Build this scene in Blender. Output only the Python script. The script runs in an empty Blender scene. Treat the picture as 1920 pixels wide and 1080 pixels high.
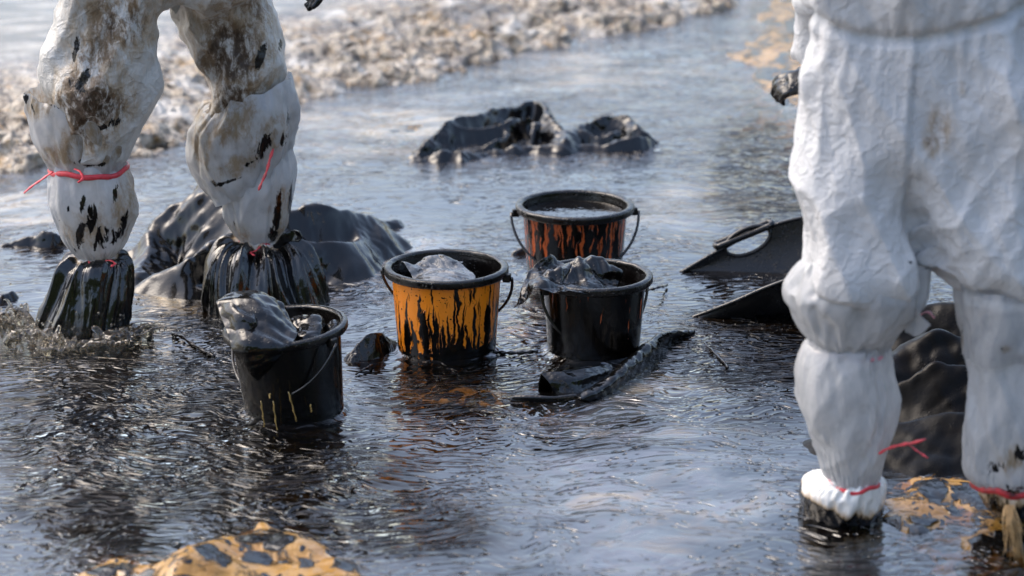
import bpy, bmesh, math, random
import numpy as np
from mathutils import Vector, Matrix

# ---------------------------------------------------------------- camera, world, sun, exposure
SC = bpy.context.scene
COL = SC.collection
F = 4280.0                       # focal length in pixels of the 1920 wide photograph
CAM_H = 1.6
PITCH = math.radians(16.5)
cam_data = bpy.data.cameras.new('camera')
cam = bpy.data.objects.new('camera', cam_data)
COL.objects.link(cam)
cam.location = (0, 0, CAM_H)
cam.rotation_euler = (math.pi / 2 - PITCH, 0, 0)
cam_data.sensor_width = 36.0
cam_data.lens = 36.0 * F / 1920.0
cam_data.clip_start = 0.05
cam_data.clip_end = 3000
cam_data.dof.use_dof = True
cam_data.dof.focus_distance = 5.0
cam_data.dof.aperture_fstop = 2.9
SC.camera = cam

SUN_EL, SUN_AZ = math.radians(54), math.radians(-66)     # azimuth from +Y towards +X
world = bpy.data.worlds.new('World')
SC.world = world
world.use_nodes = True
wn = world.node_tree
bg = wn.nodes['Background']
sky = wn.nodes.new('ShaderNodeTexSky')
sky.sky_type = 'NISHITA'
sky.sun_disc = False
sky.sun_elevation = SUN_EL
sky.sun_rotation = SUN_AZ
sky.air_density = 1.0
sky.dust_density = 4.0
sky.ozone_density = 0.4
wn.links.new(sky.outputs['Color'], bg.inputs['Color'])
bg.inputs['Strength'].default_value = 0.15
sun_data = bpy.data.lights.new('sun', 'SUN')
sun = bpy.data.objects.new('sun', sun_data)
COL.objects.link(sun)
sun_data.energy = 0.5
sun_data.angle = math.radians(40)
sun_data.color = (1.0, 0.95, 0.88)
sdir = Vector((math.sin(SUN_AZ) * math.cos(SUN_EL), math.cos(SUN_AZ) * math.cos(SUN_EL), math.sin(SUN_EL)))
sun.rotation_euler = sdir.to_track_quat('Z', 'Y').to_euler()
sun.location = (-6, 2, 12)
SC.view_settings.view_transform = 'Standard'
SC.view_settings.look = 'None'
SC.view_settings.gamma = 1
SC.view_settings.use_curve_mapping = False
SC.view_settings.exposure = 1.4

# ---------------------------------------------------------------- measuring: photograph pixel -> place
CP, SP = math.cos(PITCH), math.sin(PITCH)
def ray(x, y):
    u, v = (x - 960) / F, (y - 540) / F
    return Vector((u, CP - v * SP, -SP - v * CP))
def at(x, y, z=0.0):
    d = ray(x, y)
    t = (z - CAM_H) / d.z
    return Vector((d.x * t, d.y * t, z))
def atY(x, y, Y):
    d = ray(x, y)
    t = Y / d.y
    return Vector((d.x * t, Y, CAM_H + d.z * t))
def proj(P):
    P = np.asarray(P, float)
    X, Y, Z = P[:, 0], P[:, 1], P[:, 2] - CAM_H
    zc = Y * CP - Z * SP
    yc = Y * SP + Z * CP
    return np.stack([960 + F * X / zc, 540 - F * yc / zc], 1)

# ---------------------------------------------------------------- noise
rs = np.random.RandomState(11)
PERM = rs.permutation(256)
PERM = np.concatenate([PERM, PERM, PERM])
G3 = rs.normal(size=(256, 3))
G3 /= np.linalg.norm(G3, axis=1)[:, None]
def pn(p):
    p = np.asarray(p, float)
    fl = np.floor(p)
    f = p - fl
    i = fl.astype(np.int64) & 255
    u = f * f * f * (f * (f * 6 - 15) + 10)
    r = np.zeros(len(p))
    for dx in (0, 1):
        a = PERM[i[:, 0] + dx]
        wx = u[:, 0] if dx else 1 - u[:, 0]
        for dy in (0, 1):
            b = PERM[a + i[:, 1] + dy]
            wy = u[:, 1] if dy else 1 - u[:, 1]
            for dz in (0, 1):
                g = G3[PERM[b + i[:, 2] + dz]]
                wz = u[:, 2] if dz else 1 - u[:, 2]
                r += wx * wy * wz * ((f[:, 0] - dx) * g[:, 0] + (f[:, 1] - dy) * g[:, 1] + (f[:, 2] - dz) * g[:, 2])
    return r * 1.5
def fbm(p, oct=3, gain=0.5, lac=2.03):
    p = np.asarray(p, float)
    r, a = 0, 1.0
    for k in range(oct):
        r = r + a * pn(p * lac ** k + 17.3 * k)
        a *= gain
    return r
def ridge(p, oct=3, gain=0.5):
    p = np.asarray(p, float)
    r, a = 0, 1.0
    for k in range(oct):
        r = r + a * (1 - np.minimum(1, 2.2 * np.abs(pn(p * 2.03 ** k + 9.1 * k))))
        a *= gain
    return r
def warp(p, s, a, seed=0.0):
    q = np.asarray(p, float) * s + seed
    return np.stack([pn(q), pn(q + 31.7), pn(q + 77.1)], 1) * a
def crumple(p, n=5, f=6.0, seed=1, gain=0.72):
    """folded-paper height: triangle waves along random directions, warped; sharp creases, flat facets"""
    r_ = np.random.RandomState(seed)
    p = np.asarray(p, float)
    q = p + warp(p, f * 0.35, 0.25 / f, seed * 3.1)
    h, a = np.zeros(len(p)), 1.0
    fr = f
    for k in range(n):
        d = r_.normal(size=3)
        d /= np.linalg.norm(d)
        ph = r_.rand()
        t = q @ d * fr + ph + 0.35 * pn(p * fr * 0.5 + k * 5.5)
        h += a * (np.abs((t % 1.0) - 0.5) * 2 - 0.5) * np.clip(0.5 + 1.6 * pn(p * fr * 0.4 + 40 + k), 0, 1)
        a *= gain
        fr *= 1.35
    return h
def facets(p, cell, seed=0, wt=0.35):
    """power-diagram distance: added to a rounded skin it makes flat facets that meet in straight creases; in metres squared"""
    q = np.asarray(p, float) / cell
    base = np.floor(q).astype(np.int64)
    best = np.full(len(q), 1e9)
    for dx in (-1, 0, 1):
        for dy in (-1, 0, 1):
            for dz in (-1, 0, 1):
                c = base + np.array([dx, dy, dz])
                h = PERM[PERM[PERM[(c[:, 0] + seed * 17) & 255] + (c[:, 1] & 255)] + (c[:, 2] & 255)]
                j = np.stack([PERM[h], PERM[h + 1], PERM[h + 2]], 1) / 255.0
                best = np.minimum(best, ((c + j - q) ** 2).sum(1) + wt * PERM[h + 3] / 255.0)
    return (best - best.mean()) * cell * cell
def sstep(a, b, x):
    t = np.clip((x - a) / (b - a), 0, 1)
    return t * t * (3 - 2 * t)

# ---------------------------------------------------------------- objects
def link(o, parent=None):
    COL.objects.link(o)
    if parent is not None:
        o.parent = parent
    return o
def tag(o, label=None, cat=None, group=None, kind=None):
    if label: o['label'] = label
    if cat: o['category'] = cat
    if group: o['group'] = group
    if kind: o['kind'] = kind
    return o
def thing(name, label, cat, loc=(0, 0, 0), group=None):
    o = bpy.data.objects.new(name, None)
    o.empty_display_size = 0.1
    o.location = loc
    link(o)
    return tag(o, label, cat, group)
def mk(name, V, Fc, mat, parent=None, smooth=True, attrs=None):
    """mesh from world-space vertices; children keep world placement whatever their parent"""
    me = bpy.data.meshes.new(name)
    V = np.asarray(V, np.float32)
    off = np.zeros(3, np.float32)
    par = parent
    while par is not None:
        off += np.array(par.location, np.float32)
        par = par.parent
    V = V - off
    if isinstance(Fc, np.ndarray) and Fc.ndim == 2:
        n, k = Fc.shape
        me.vertices.add(len(V))
        me.vertices.foreach_set('co', V.ravel())
        me.loops.add(n * k)
        me.loops.foreach_set('vertex_index', Fc.astype(np.int32).ravel())
        me.polygons.add(n)
        me.polygons.foreach_set('loop_start', np.arange(0, n * k, k, dtype=np.int32))
        me.polygons.foreach_set('loop_total', np.full(n, k, np.int32))
        me.update(calc_edges=True)
    else:
        me.from_pydata([tuple(v) for v in V], [], [tuple(int(i) for i in f) for f in Fc])
    me.validate()
    me.polygons.foreach_set('use_smooth', np.full(len(me.polygons), smooth))
    for k, a in (attrs or {}).items():
        at_ = me.attributes.new(k, 'FLOAT', 'POINT')
        at_.data.foreach_set('value', np.asarray(a, np.float32))
    if mat: me.materials.append(mat)
    o = bpy.data.objects.new(name, me)
    return link(o, parent)
def gridF(nr, nc, wrap=False):
    i = np.arange(nr - 1)[:, None]
    j = np.arange(nc if wrap else nc - 1)[None, :]
    j2 = (j + 1) % nc
    a = i * nc + j
    return np.stack([a, i * nc + j2, (i + 1) * nc + j2, (i + 1) * nc + j], -1).reshape(-1, 4)
def normals(V, Fq):
    V = np.asarray(V, float)
    n = np.cross(V[Fq[:, 2]] - V[Fq[:, 0]], V[Fq[:, 3]] - V[Fq[:, 1]])
    N = np.zeros_like(V)
    for k in range(4):
        np.add.at(N, Fq[:, k], n)
    return N / np.maximum(1e-9, np.linalg.norm(N, axis=1))[:, None]
def catmull(P, n, closed=False):
    P = np.asarray(P, float)
    m = len(P)
    t = np.linspace(0, m if closed else m - 1, n, endpoint=not closed)
    i = np.minimum(np.floor(t).astype(int), m - 1 if closed else m - 2)
    f = (t - i).reshape((-1,) + (1,) * (P.ndim - 1))
    if closed:
        g = lambda k: P[(i + k) % m]
    else:
        Q = np.concatenate([[2 * P[0] - P[1]], P, [2 * P[-1] - P[-2]]])
        g = lambda k: Q[np.clip(i + k + 1, 0, m + 1)]
    p0, p1, p2, p3 = g(-1), g(0), g(1), g(2)
    return 0.5 * (2 * p1 + (p2 - p0) * f + (2 * p0 - 5 * p1 + 4 * p2 - p3) * f ** 2 + (3 * p1 - p0 - 3 * p2 + p3) * f ** 3)
def patch(ctrl, nu, nv):
    C = np.asarray([[tuple(p) for p in row] for row in ctrl], float)
    A = catmull(C, nv)                                   # rows
    B = catmull(A.transpose(1, 0, 2), nu).transpose(1, 0, 2)
    return B.reshape(-1, 3), gridF(nv, nu)
def tubeV(path, r, ns=8, closed=False, flat=1.0):
    P = np.asarray([tuple(p) for p in path], float)
    n = len(P)
    R = np.broadcast_to(np.asarray(r, float), (n,))
    T = np.roll(P, -1, 0) - np.roll(P, 1, 0) if closed else np.gradient(P, axis=0)
    T /= np.maximum(1e-9, np.linalg.norm(T, axis=1))[:, None]
    up = np.array([0, 0, 1.0]) if abs(T[0, 2]) < 0.9 else np.array([1.0, 0, 0])
    V = []
    nrm = np.cross(T[0], up); nrm /= np.linalg.norm(nrm)
    for k in range(n):
        nrm = nrm - T[k] * (nrm @ T[k]); nrm /= np.linalg.norm(nrm)
        b = np.cross(T[k], nrm)
        a = np.linspace(0, 2 * math.pi, ns, endpoint=False)
        V.append(P[k] + R[k] * (np.cos(a)[:, None] * nrm + flat * np.sin(a)[:, None] * b))
    V = np.concatenate(V)
    Fq = gridF(n, ns, True)
    if closed:
        j = np.arange(ns); j2 = (j + 1) % ns
        base = (n - 1) * ns
        Fq = np.concatenate([Fq, np.stack([base + j, base + j2, j2, j], 1)])
        return V, [tuple(f) for f in Fq]
    return V, [tuple(f) for f in Fq] + [tuple(range(ns))[::-1], tuple(range((n - 1) * ns, n * ns))]
def tube(name, path, r, mat, parent=None, ns=8, closed=False, flat=1.0):
    V, Fc = tubeV(path, r, ns, closed, flat)
    return mk(name, V, Fc, mat, parent)
def solid(o, th):
    m = o.modifiers.new('thickness', 'SOLIDIFY')
    m.thickness = th
    m.offset = 0
    return o
def remeshed(Vs, Fs, voxel, smooth_it=6):
    """join closed shells into one continuous skin"""
    me = bpy.data.meshes.new('tmp')
    allV, allF, b = [], [], 0
    for V, Fc in zip(Vs, Fs):
        allV += [tuple(v) for v in V]
        allF += [tuple(int(i) + b for i in f) for f in Fc]
        b += len(V)
    me.from_pydata(allV, [], allF)
    o = bpy.data.objects.new('tmp', me)
    COL.objects.link(o)
    m = o.modifiers.new('r', 'REMESH'); m.mode = 'VOXEL'; m.voxel_size = voxel
    s = o.modifiers.new('s', 'SMOOTH'); s.iterations = smooth_it; s.factor = 0.5
    dg = bpy.context.evaluated_depsgraph_get()
    ev = o.evaluated_get(dg)
    m2 = ev.to_mesh()
    V = np.empty(len(m2.vertices) * 3); m2.vertices.foreach_get('co', V); V = V.reshape(-1, 3)
    N = np.empty(len(m2.vertices) * 3); m2.vertex_normals.foreach_get('vector', N); N = N.reshape(-1, 3)
    Fc = np.empty(len(m2.polygons) * 4, np.int32); m2.loops.foreach_get('vertex_index', Fc)
    ev.to_mesh_clear()
    bpy.data.objects.remove(o); bpy.data.meshes.remove(me)
    return V, N, Fc.reshape(-1, 4)

# ---------------------------------------------------------------- cloth: too much material on a shape buckles into creases
def relax(V0, Fq, noise_d, exh=0.06, exv=0.10, iters=120, kt=0.03, kb=0.03, dmax=0.03, pin=None, hscale=None, grav=0.0, N=None):
    """V0 target shape; its edges get longer rest lengths (exh level, exv upright; hscale per vertex) and the skin folds to fit"""
    V0 = np.asarray(V0, float)
    if N is None: N = normals(V0, Fq)
    a, b, c, d = Fq.T
    E = np.concatenate([np.stack([a, b], 1), np.stack([b, c], 1), np.stack([c, d], 1), np.stack([d, a], 1)])
    E = np.unique(np.sort(E, 1), axis=0)
    S = np.concatenate([np.stack([a, c], 1), np.stack([b, d], 1)])
    A = np.concatenate([E, S]); i, j = A[:, 0], A[:, 1]
    wgt = np.concatenate([np.ones(len(E)), 0.45 * np.ones(len(S))])
    D0 = V0[j] - V0[i]
    L0 = np.maximum(np.linalg.norm(D0, axis=1), 1e-6)
    vert = np.abs(D0[:, 2]) / L0
    mul = 1 + exh * (1 - vert ** 2) + exv * vert ** 2
    if hscale is not None: mul = mul * (1 + (0.5 * (hscale[i] + hscale[j]) - 1) * (1 - vert ** 2))
    rest = L0 * mul
    X = V0 + N * noise_d[:, None]
    n = len(X)
    cnt = np.maximum(np.bincount(i, wgt, n) + np.bincount(j, wgt, n), 1e-6)
    ei, ej = E[:, 0], E[:, 1]
    val = np.maximum(np.bincount(ei, minlength=n) + np.bincount(ej, minlength=n), 1)
    free = np.ones(n) if pin is None else 1 - pin
    for it in range(iters):
        D = X[j] - X[i]
        L = np.maximum(np.sqrt((D * D).sum(1)), 1e-7)
        g = (0.5 * wgt * (L - rest) / L)[:, None] * D
        acc = np.stack([np.bincount(i, g[:, k], n) - np.bincount(j, g[:, k], n) for k in range(3)], 1)
        st = 1.7 * acc / cnt[:, None]
        if kb and it < iters - 12:
            lap = np.stack([np.bincount(ei, X[ej, k], n) + np.bincount(ej, X[ei, k], n) for k in range(3)], 1) / val[:, None] - X
            st += kb * lap
        st += kt * (V0 - X)
        st[:, 2] -= grav
        X = X + st * free[:, None]
        s_ = ((X - V0) * N).sum(1)
        X -= N * (s_ - np.clip(s_, -dmax, dmax))[:, None]
    return X
def refine(V, Fq):
    me = bpy.data.meshes.new('tmp')
    me.from_pydata([tuple(v) for v in V], [], [tuple(int(i) for i in f) for f in Fq])
    o = bpy.data.objects.new('tmp', me); COL.objects.link(o)
    subsurf(o)
    ev = o.evaluated_get(bpy.context.evaluated_depsgraph_get()); m2 = ev.to_mesh()
    X = np.empty(len(m2.vertices) * 3); m2.vertices.foreach_get('co', X)
    Q = np.empty(len(m2.polygons) * 4, np.int32); m2.loops.foreach_get('vertex_index', Q)
    ev.to_mesh_clear(); bpy.data.objects.remove(o); bpy.data.meshes.remove(me)
    return X.reshape(-1, 3), Q.reshape(-1, 4)
def upgrid(V, n, ns, wrap=True):
    G = V.reshape(n, ns, 3)
    G = catmull(G, 2 * n - 1)
    G = catmull(G.transpose(1, 0, 2), 2 * ns if wrap else 2 * ns - 1, closed=wrap).transpose(1, 0, 2)
    return G.reshape(-1, 3), G.shape[0], G.shape[1]
def subsurf(o, lv=1):
    m = o.modifiers.new('fine', 'SUBSURF'); m.levels = lv; m.render_levels = lv
    return o

# ---------------------------------------------------------------- materials
class Mat:
    def __init__(s, name):
        s.m = bpy.data.materials.new(name)
        s.m.use_nodes = True
        s.t = s.m.node_tree
        s.t.nodes.clear()
        s.o = s.t.nodes.new('ShaderNodeOutputMaterial')
        s._obj = None
    def n(s, typ, ins=None, **at_):
        nd = s.t.nodes.new('ShaderNode' + typ)
        for k, v in at_.items(): setattr(nd, k, v)
        for k, v in (ins or {}).items():
            sk = nd.inputs[k]
            if isinstance(v, bpy.types.NodeSocket): s.t.links.new(v, sk)
            else: sk.default_value = v
        return nd
    def obj(s):
        if not s._obj: s._obj = s.n('TexCoord').outputs['Object']
        return s._obj
    def scaled(s, v, sc, loc=(0, 0, 0)):
        return s.n('Mapping', {'Vector': v, 'Scale': sc, 'Location': loc}).outputs[0]
    def noise(s, vec, scale, detail=3, rough=0.55, dist=0.0, col=False):
        nd = s.n('TexNoise', {'Vector': vec, 'Scale': scale, 'Detail': detail, 'Roughness': rough, 'Distortion': dist})
        return nd.outputs['Color' if col else 'Fac']
    def vor(s, vec, scale, feature='F1'):
        return s.n('TexVoronoi', {'Vector': vec, 'Scale': scale}, feature=feature).outputs['Distance']
    def attr(s, name):
        return s.n('Attribute', attribute_name=name).outputs['Fac']
    def step(s, v, a, b):
        return s.n('MapRange', {'Value': v, 'From Min': a, 'From Max': b, 'To Min': 0.0, 'To Max': 1.0}, interpolation_type='SMOOTHSTEP').outputs[0]
    def math(s, op, a, b=0.0, clamp=False):
        nd = s.n('Math', operation=op, use_clamp=clamp)
        for i, v in enumerate((a, b)):
            if isinstance(v, bpy.types.NodeSocket): s.t.links.new(v, nd.inputs[i])
            else: nd.inputs[i].default_value = v
        return nd.outputs[0]
    def mix(s, fac, a, b, blend='MIX'):
        nd = s.n('Mix', data_type='RGBA', blend_type=blend)
        for i, v in ((0, fac), (6, a), (7, b)):
            if isinstance(v, bpy.types.NodeSocket): s.t.links.new(v, nd.inputs[i])
            elif i == 0: nd.inputs[i].default_value = v
            else: nd.inputs[i].default_value = (*v, 1) if len(v) == 3 else v
        return nd.outputs[2]
    def mixf(s, fac, a, b):
        nd = s.n('Mix', data_type='FLOAT')
        for i, v in ((0, fac), (2, a), (3, b)):
            if isinstance(v, bpy.types.NodeSocket): s.t.links.new(v, nd.inputs[i])
            else: nd.inputs[i].default_value = v
        return nd.outputs[0]
    def bump(s, h, strength, dist, normal=None):
        ins = {'Height': h, 'Strength': strength, 'Distance': dist}
        if normal is not None: ins['Normal'] = normal
        return s.n('Bump', ins).outputs[0]
    def pbr(s, **k):
        names = dict(col='Base Color', rough='Roughness', spec='Specular IOR Level', ior='IOR', nrm='Normal', coat='Coat Weight',
                     coatr='Coat Roughness', metal='Metallic', trans='Transmission Weight', alpha='Alpha', sheen='Sheen Weight', coatn='Coat Normal')
        ins = {}
        for a, v in k.items():
            if a == 'col' and not isinstance(v, bpy.types.NodeSocket) and len(v) == 3: v = (*v, 1)
            ins[names[a]] = v
        return s.n('BsdfPrincipled', ins).outputs[0]
    def mixs(s, fac, a, b):
        return s.n('MixShader', {0: fac, 1: a, 2: b}).outputs[0]
    def out(s, sh):
        s.t.links.new(sh, s.o.inputs['Surface'])
        return s.m
# ================================================================ SETTING
BUCKETS = {   # photo pixel of the base centre, rim radius in metres, height above water
    'A': dict(px=(553, 769), R=0.1295, h=0.186),
    'B': dict(px=(838, 652), R=0.1400, h=0.190),
    'C': dict(px=(1077, 520), R=0.1480, h=0.186),
    'D': dict(px=(1113, 655), R=0.1310, h=0.174),
}
for b in BUCKETS.values():
    b['c'] = at(*b['px'])

def ellipse(px, cx, cy, rx, ry, soft=0.5):
    d = np.sqrt(((px[:, 0] - cx) / rx) ** 2 + ((px[:, 1] - cy) / ry) ** 2)
    return 1 - sstep(1 - soft, 1 + soft, d)
def polydist(px, pts):
    """distance in pixels to a polyline, signed: + below it"""
    best = np.full(len(px), 1e9); sg = np.zeros(len(px)); par = np.zeros(len(px))
    acc = 0
    for (x0, y0), (x1, y1) in zip(pts[:-1], pts[1:]):
        dx, dy = x1 - x0, y1 - y0
        L = math.hypot(dx, dy)
        t = np.clip(((px[:, 0] - x0) * dx + (px[:, 1] - y0) * dy) / L ** 2, 0, 1)
        d = np.hypot(px[:, 0] - x0 - t * dx, px[:, 1] - y0 - t * dy)
        s_ = np.sign(dx * (px[:, 1] - y0) - dy * (px[:, 0] - x0))
        m = d < best
        best = np.where(m, d, best); sg = np.where(m, s_, sg); par = np.where(m, acc + t * L, par)
        acc += L
    return best, sg, par

def sand_height(X, Y):
    P = np.stack([X, Y, 0 * X], 1)
    px = proj(P)
    h = -0.055 + 0.018 * fbm(P * 1.7, 2)
    h += 0.004 * fbm(P * 14, 3) + 0.014 * fbm((P + warp(P, 5, 0.05)) * 7, 3)
    d, s, _ = polydist(px, [(270, 1160), (385, 1020), (485, 962), (570, 985), (660, 1035), (730, 1100)])
    ins = np.where(s > 0, np.minimum(d, 70), -d)
    h += 0.076 * sstep(-60, 40, ins)
    h += 0.064 * ellipse(px, 230, 1075, 160, 62, 0.7)
    h += 0.060 * ellipse(px, 1800, 980, 200, 125, 0.6)
    h += 0.046 * ellipse(px, 850, 725, 110, 34, 0.7)
    h += 0.040 * ellipse(px, 1030, 765, 60, 20, 0.6)
    h += 0.036 * ellipse(px, 1330, 400, 90, 34, 0.8)
    h += 0.030 * ellipse(px, 330, 545, 60, 20, 0.8)
    h += 0.040 * ellipse(px, 960, 600, 45, 40, 0.8)
    h += 0.068 * ellipse(px, 1475, 95, 130, 140, 0.8)
    h += 0.040 * ellipse(px, 700, 235, 190, 50, 0.9)
    h += 0.035 * ellipse(px, 60, 390, 190, 60, 0.8)
    Pq = P + warp(P, 9, 0.03)
    h += 0.0032 * (ridge(Pq * np.array([13, 17, 1]), 3, 0.6) - 0.9) * sstep(-0.02, 0.02, h)
    return h

def chop_map(px):
    """how strongly the water is rippled, 0..1"""
    c = 0.14 * np.ones(len(px))
    add = lambda v, cx, cy, rx, ry, s=0.7: np.maximum(c, v * ellipse(px, cx, cy, rx, ry, s))
    c = add(1.0, 250, 790, 240, 120)
    c = add(1.0, 190, 900, 170, 70)
    c = add(0.9, 330, 850, 260, 90)
    c = add(1.0, 560, 900, 160, 100)
    c = add(0.8, 690, 980, 190, 70)
    c = add(0.75, 400, 690, 130, 60)
    c = add(0.8, 850, 750, 150, 60)
    c = add(0.8, 1400, 690, 160, 90)
    c = add(0.75, 1200, 770, 170, 60)
    c = add(0.7, 1010, 620, 80, 80)
    c = add(0.55, 660, 540, 110, 50)
    c = add(0.8, 330, 610, 90, 40)
    c = add(0.8, 1420, 330, 110, 110)
    c = add(0.6, 1000, 290, 300, 30)
    c = c * (1 - 0.75 * ellipse(px, 1230, 930, 300, 150, 0.7)) * (1 - 0.7 * ellipse(px, 760, 400, 200, 70, .8))
    c = np.where(px[:, 1] < 300, np.maximum(c, 0.2), c)
    return np.clip(c, 0, 1)

def water_height(X, Y, chop=None):
    P = np.stack([X, Y, 0 * X], 1)
    px = proj(P)
    if chop is None: chop = chop_map(px)
    near = 1 - sstep(9, 14, np.hypot(X, Y))
    Q = P + warp(P, 2.2, 0.12)
    h = 0.004 * pn(P * 1.6)
    h = h + chop * (0.007 * fbm(Q * np.array([3.5, 5.5, 1]), 2) + 0.0030 * fbm(Q * np.array([9, 15, 1]) + 5, 2) + 0.0015 * fbm(Q * np.array([22, 34, 1]) + 9, 2))
    # slanting wavelets that spread from the standing things
    h = h + 0.0022 * np.sin((Y * 0.9 - X * 0.45) * 46 + 3.0 * pn(P * 3)) * chop ** 2 * (0.4 + 0.6 * np.clip(pn(P * 2.5 + 3) + 0.4, 0, 1))
    h *= near
    for b in BUCKETS.values():
        d = np.hypot(X - b['c'].x, Y - b['c'].y) - b['R'] * 0.78
        h += 0.006 * np.exp(-np.maximum(d, 0) / 0.009)
        h += 0.0016 * np.cos(d * 190) * np.exp(-np.maximum(d, 0) / 0.05) * (d > 0)
    return h

def axis_lines(fine0, fine1, step, far, ratio=1.09):
    a = list(np.arange(fine0, fine1, step))
    s, v = step, a[-1]
    while v < far[1]:
        s *= ratio; v += s; a.append(v)
    s, v = step, a[0]
    while v > far[0]:
        s *= ratio; v -= s; a.insert(0, v)
    return np.array(a)

# --- sea bed -----------------------------------------------------------------
m = Mat('wet_sand')
o_ = m.obj()
n1 = m.noise(o_, 9, 4, 0.6)
n2 = m.noise(o_, 120, 3, 0.6)
sandc = m.mix(m.step(n1, 0.35, 0.7), (0.27, 0.13, 0.018), (0.40, 0.225, 0.055))
sandc = m.mix(m.math('MULTIPLY', n2, 0.35), sandc, (0.30, 0.18, 0.07))
tw = m.n('VectorMath', {0: o_, 1: m.n('VectorMath', {0: m.noise(o_, 14, 2, col=True), 1: (0.06, 0.06, 0.0)}, operation='MULTIPLY').outputs[0]}, operation='ADD').outputs[0]
blot = m.vor(m.scaled(tw, (1, 0.8, 0.15)), 17)
blot2 = m.vor(m.scaled(tw, (1, 0.8, 0.15), (3, 1, 0)), 46)
big = m.noise(o_, 5.5, 3, 0.55)
tar = m.math('MAXIMUM', m.step(m.math('ADD', blot, m.math('MULTIPLY', big, -0.84)), 0.10, 0.02), m.step(m.math('ADD', blot2, m.math('MULTIPLY', big, -0.62)), 0.03, -0.02))
tar = m.math('MAXIMUM', tar, m.step(m.noise(tw, 11, 6, 0.68, 0.6), 0.53, 0.60))
colr = m.mix(tar, sandc, (0.002, 0.0016, 0.0014))
nb = m.bump(m.math('ADD', m.math('ADD', m.math('MULTIPLY', n2, 0.12), m.math('MULTIPLY', m.noise(tw, 26, 3, 0.6), 0.8)), m.math('MULTIPLY', tar, 0.9)), 0.9, 0.010)
SAND = m.out(m.pbr(col=colr, rough=m.mixf(tar, 0.17, 0.08), nrm=nb, spec=0.6))

xs = axis_lines(-1.6, 2.0, 0.008, (-900, 900), 1.12)
ys = axis_lines(3.3, 5.2, 0.008, (-900, 1800), 1.04)
GX, GY = np.meshgrid(xs, ys)
Z = sand_height(GX.ravel(), GY.ravel())
Z = np.where(np.hypot(GX.ravel(), GY.ravel()) > 14, -0.3, Z)
seabed = mk('sand_seabed', np.stack([GX.ravel(), GY.ravel(), Z], 1), gridF(len(ys), len(xs)), SAND)
tag(seabed, kind='structure')

# --- oily water --------------------------------------------------------------
m = Mat('oily_water')
o_ = m.obj()
chop = m.attr('chop'); depth = m.attr('depth'); pale = m.attr('pale'); dark = m.attr('dark')
def vadd(m, v, scale, amt, det=2):
    c = m.n('VectorMath', {0: m.noise(v, scale, det, col=True), 1: (0.5, 0.5, 0.5)}, operation='SUBTRACT').outputs[0]
    return m.n('VectorMath', {0: v, 1: m.n('VectorMath', {0: c, 1: (amt, amt, 0.0)}, operation='MULTIPLY').outputs[0]}, operation='ADD').outputs[0]
wv = vadd(m, vadd(m, o_, 2.2, 0.30), 8, 0.07)
r1 = m.noise(m.scaled(wv, (0.8, 1.7, 1)), 17, 1, 0.5, 0.8)
crest = m.math('SUBTRACT', 1.0, m.math('ABSOLUTE', m.math('MULTIPLY', m.math('SUBTRACT', m.noise(m.scaled(wv, (0.55, 1.6, 1), (4, 2, 0)), 25, 1, 0.5, 0.6), 0.5), 5.0)))
dash = m.step(m.noise(m.scaled(wv, (0.42, 1.5, 1), (1, 7, 0)), 52, 1, 0.5, 0.5), 0.60, 0.72)
dash_w = m.step(m.noise(m.scaled(wv, (1, 1, 1), (9, 1, 0)), 3.2, 2), 0.40, 0.62)
pits = m.step(m.vor(m.scaled(wv, (0.55, 1, 1)), 80), 0.30, 0.10)        # little dimples of thick oil
pit_w = m.math('MULTIPLY', pits, m.step(m.noise(o_, 2.3, 2), 0.42, 0.60))
hgt = m.math('ADD', m.math('MULTIPLY', r1, m.mixf(chop, 0.03, 0.90)), m.math('MULTIPLY', crest, m.mixf(chop, 0.015, 0.40)))
hgt = m.math('ADD', hgt, m.math('MULTIPLY', m.math('MULTIPLY', dash, dash_w), -0.40))
hgt = m.math('ADD', hgt, m.math('MULTIPLY', pit_w, -0.34))
nrm = m.bump(hgt, 1.0, 0.012)
# film colour: clean black crude, brown thin oil, silver-grey emulsion doubling as painted sky sheen
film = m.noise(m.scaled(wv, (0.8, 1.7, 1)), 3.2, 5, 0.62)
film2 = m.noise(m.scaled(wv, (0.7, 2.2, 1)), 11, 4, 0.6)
emul_sheen = m.math('MULTIPLY', m.step(m.math('ADD', film, m.math('MULTIPLY', pale, 0.42)), 0.66, 1.02), m.math('SUBTRACT', 1.0, dark), True)
col0 = m.mix(m.step(film2, 0.45, 0.7), (0.0015, 0.0011, 0.0009), (0.008, 0.0045, 0.002))
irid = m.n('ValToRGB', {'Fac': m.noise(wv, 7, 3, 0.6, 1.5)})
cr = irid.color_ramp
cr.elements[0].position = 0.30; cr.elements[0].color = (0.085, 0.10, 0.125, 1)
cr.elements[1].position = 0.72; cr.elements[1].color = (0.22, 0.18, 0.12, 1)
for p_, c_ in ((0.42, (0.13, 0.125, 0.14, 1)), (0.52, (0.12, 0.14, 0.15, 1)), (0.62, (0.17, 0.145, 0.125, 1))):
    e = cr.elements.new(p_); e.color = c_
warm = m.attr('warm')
col1 = m.mix(emul_sheen, col0, m.mix(m.math('MULTIPLY', warm, m.step(film2, 0.35, 0.65)), irid.outputs[0], (0.50, 0.40, 0.26)))
body = m.n('BsdfDiffuse', {'Color': col1, 'Normal': nrm}).outputs[0]
clear = m.n('BsdfTransparent', {'Color': (0.88, 0.76, 0.54, 1)}).outputs[0]
thick = m.math('SUBTRACT', m.math('MULTIPLY', depth, 17.0), m.math('MULTIPLY', film2, 1.15))
opac = m.math('MAXIMUM', m.step(thick, -0.35, 0.30), m.math('MULTIPLY', emul_sheen, 0.8))
under = m.mixs(opac, clear, body)
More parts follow.
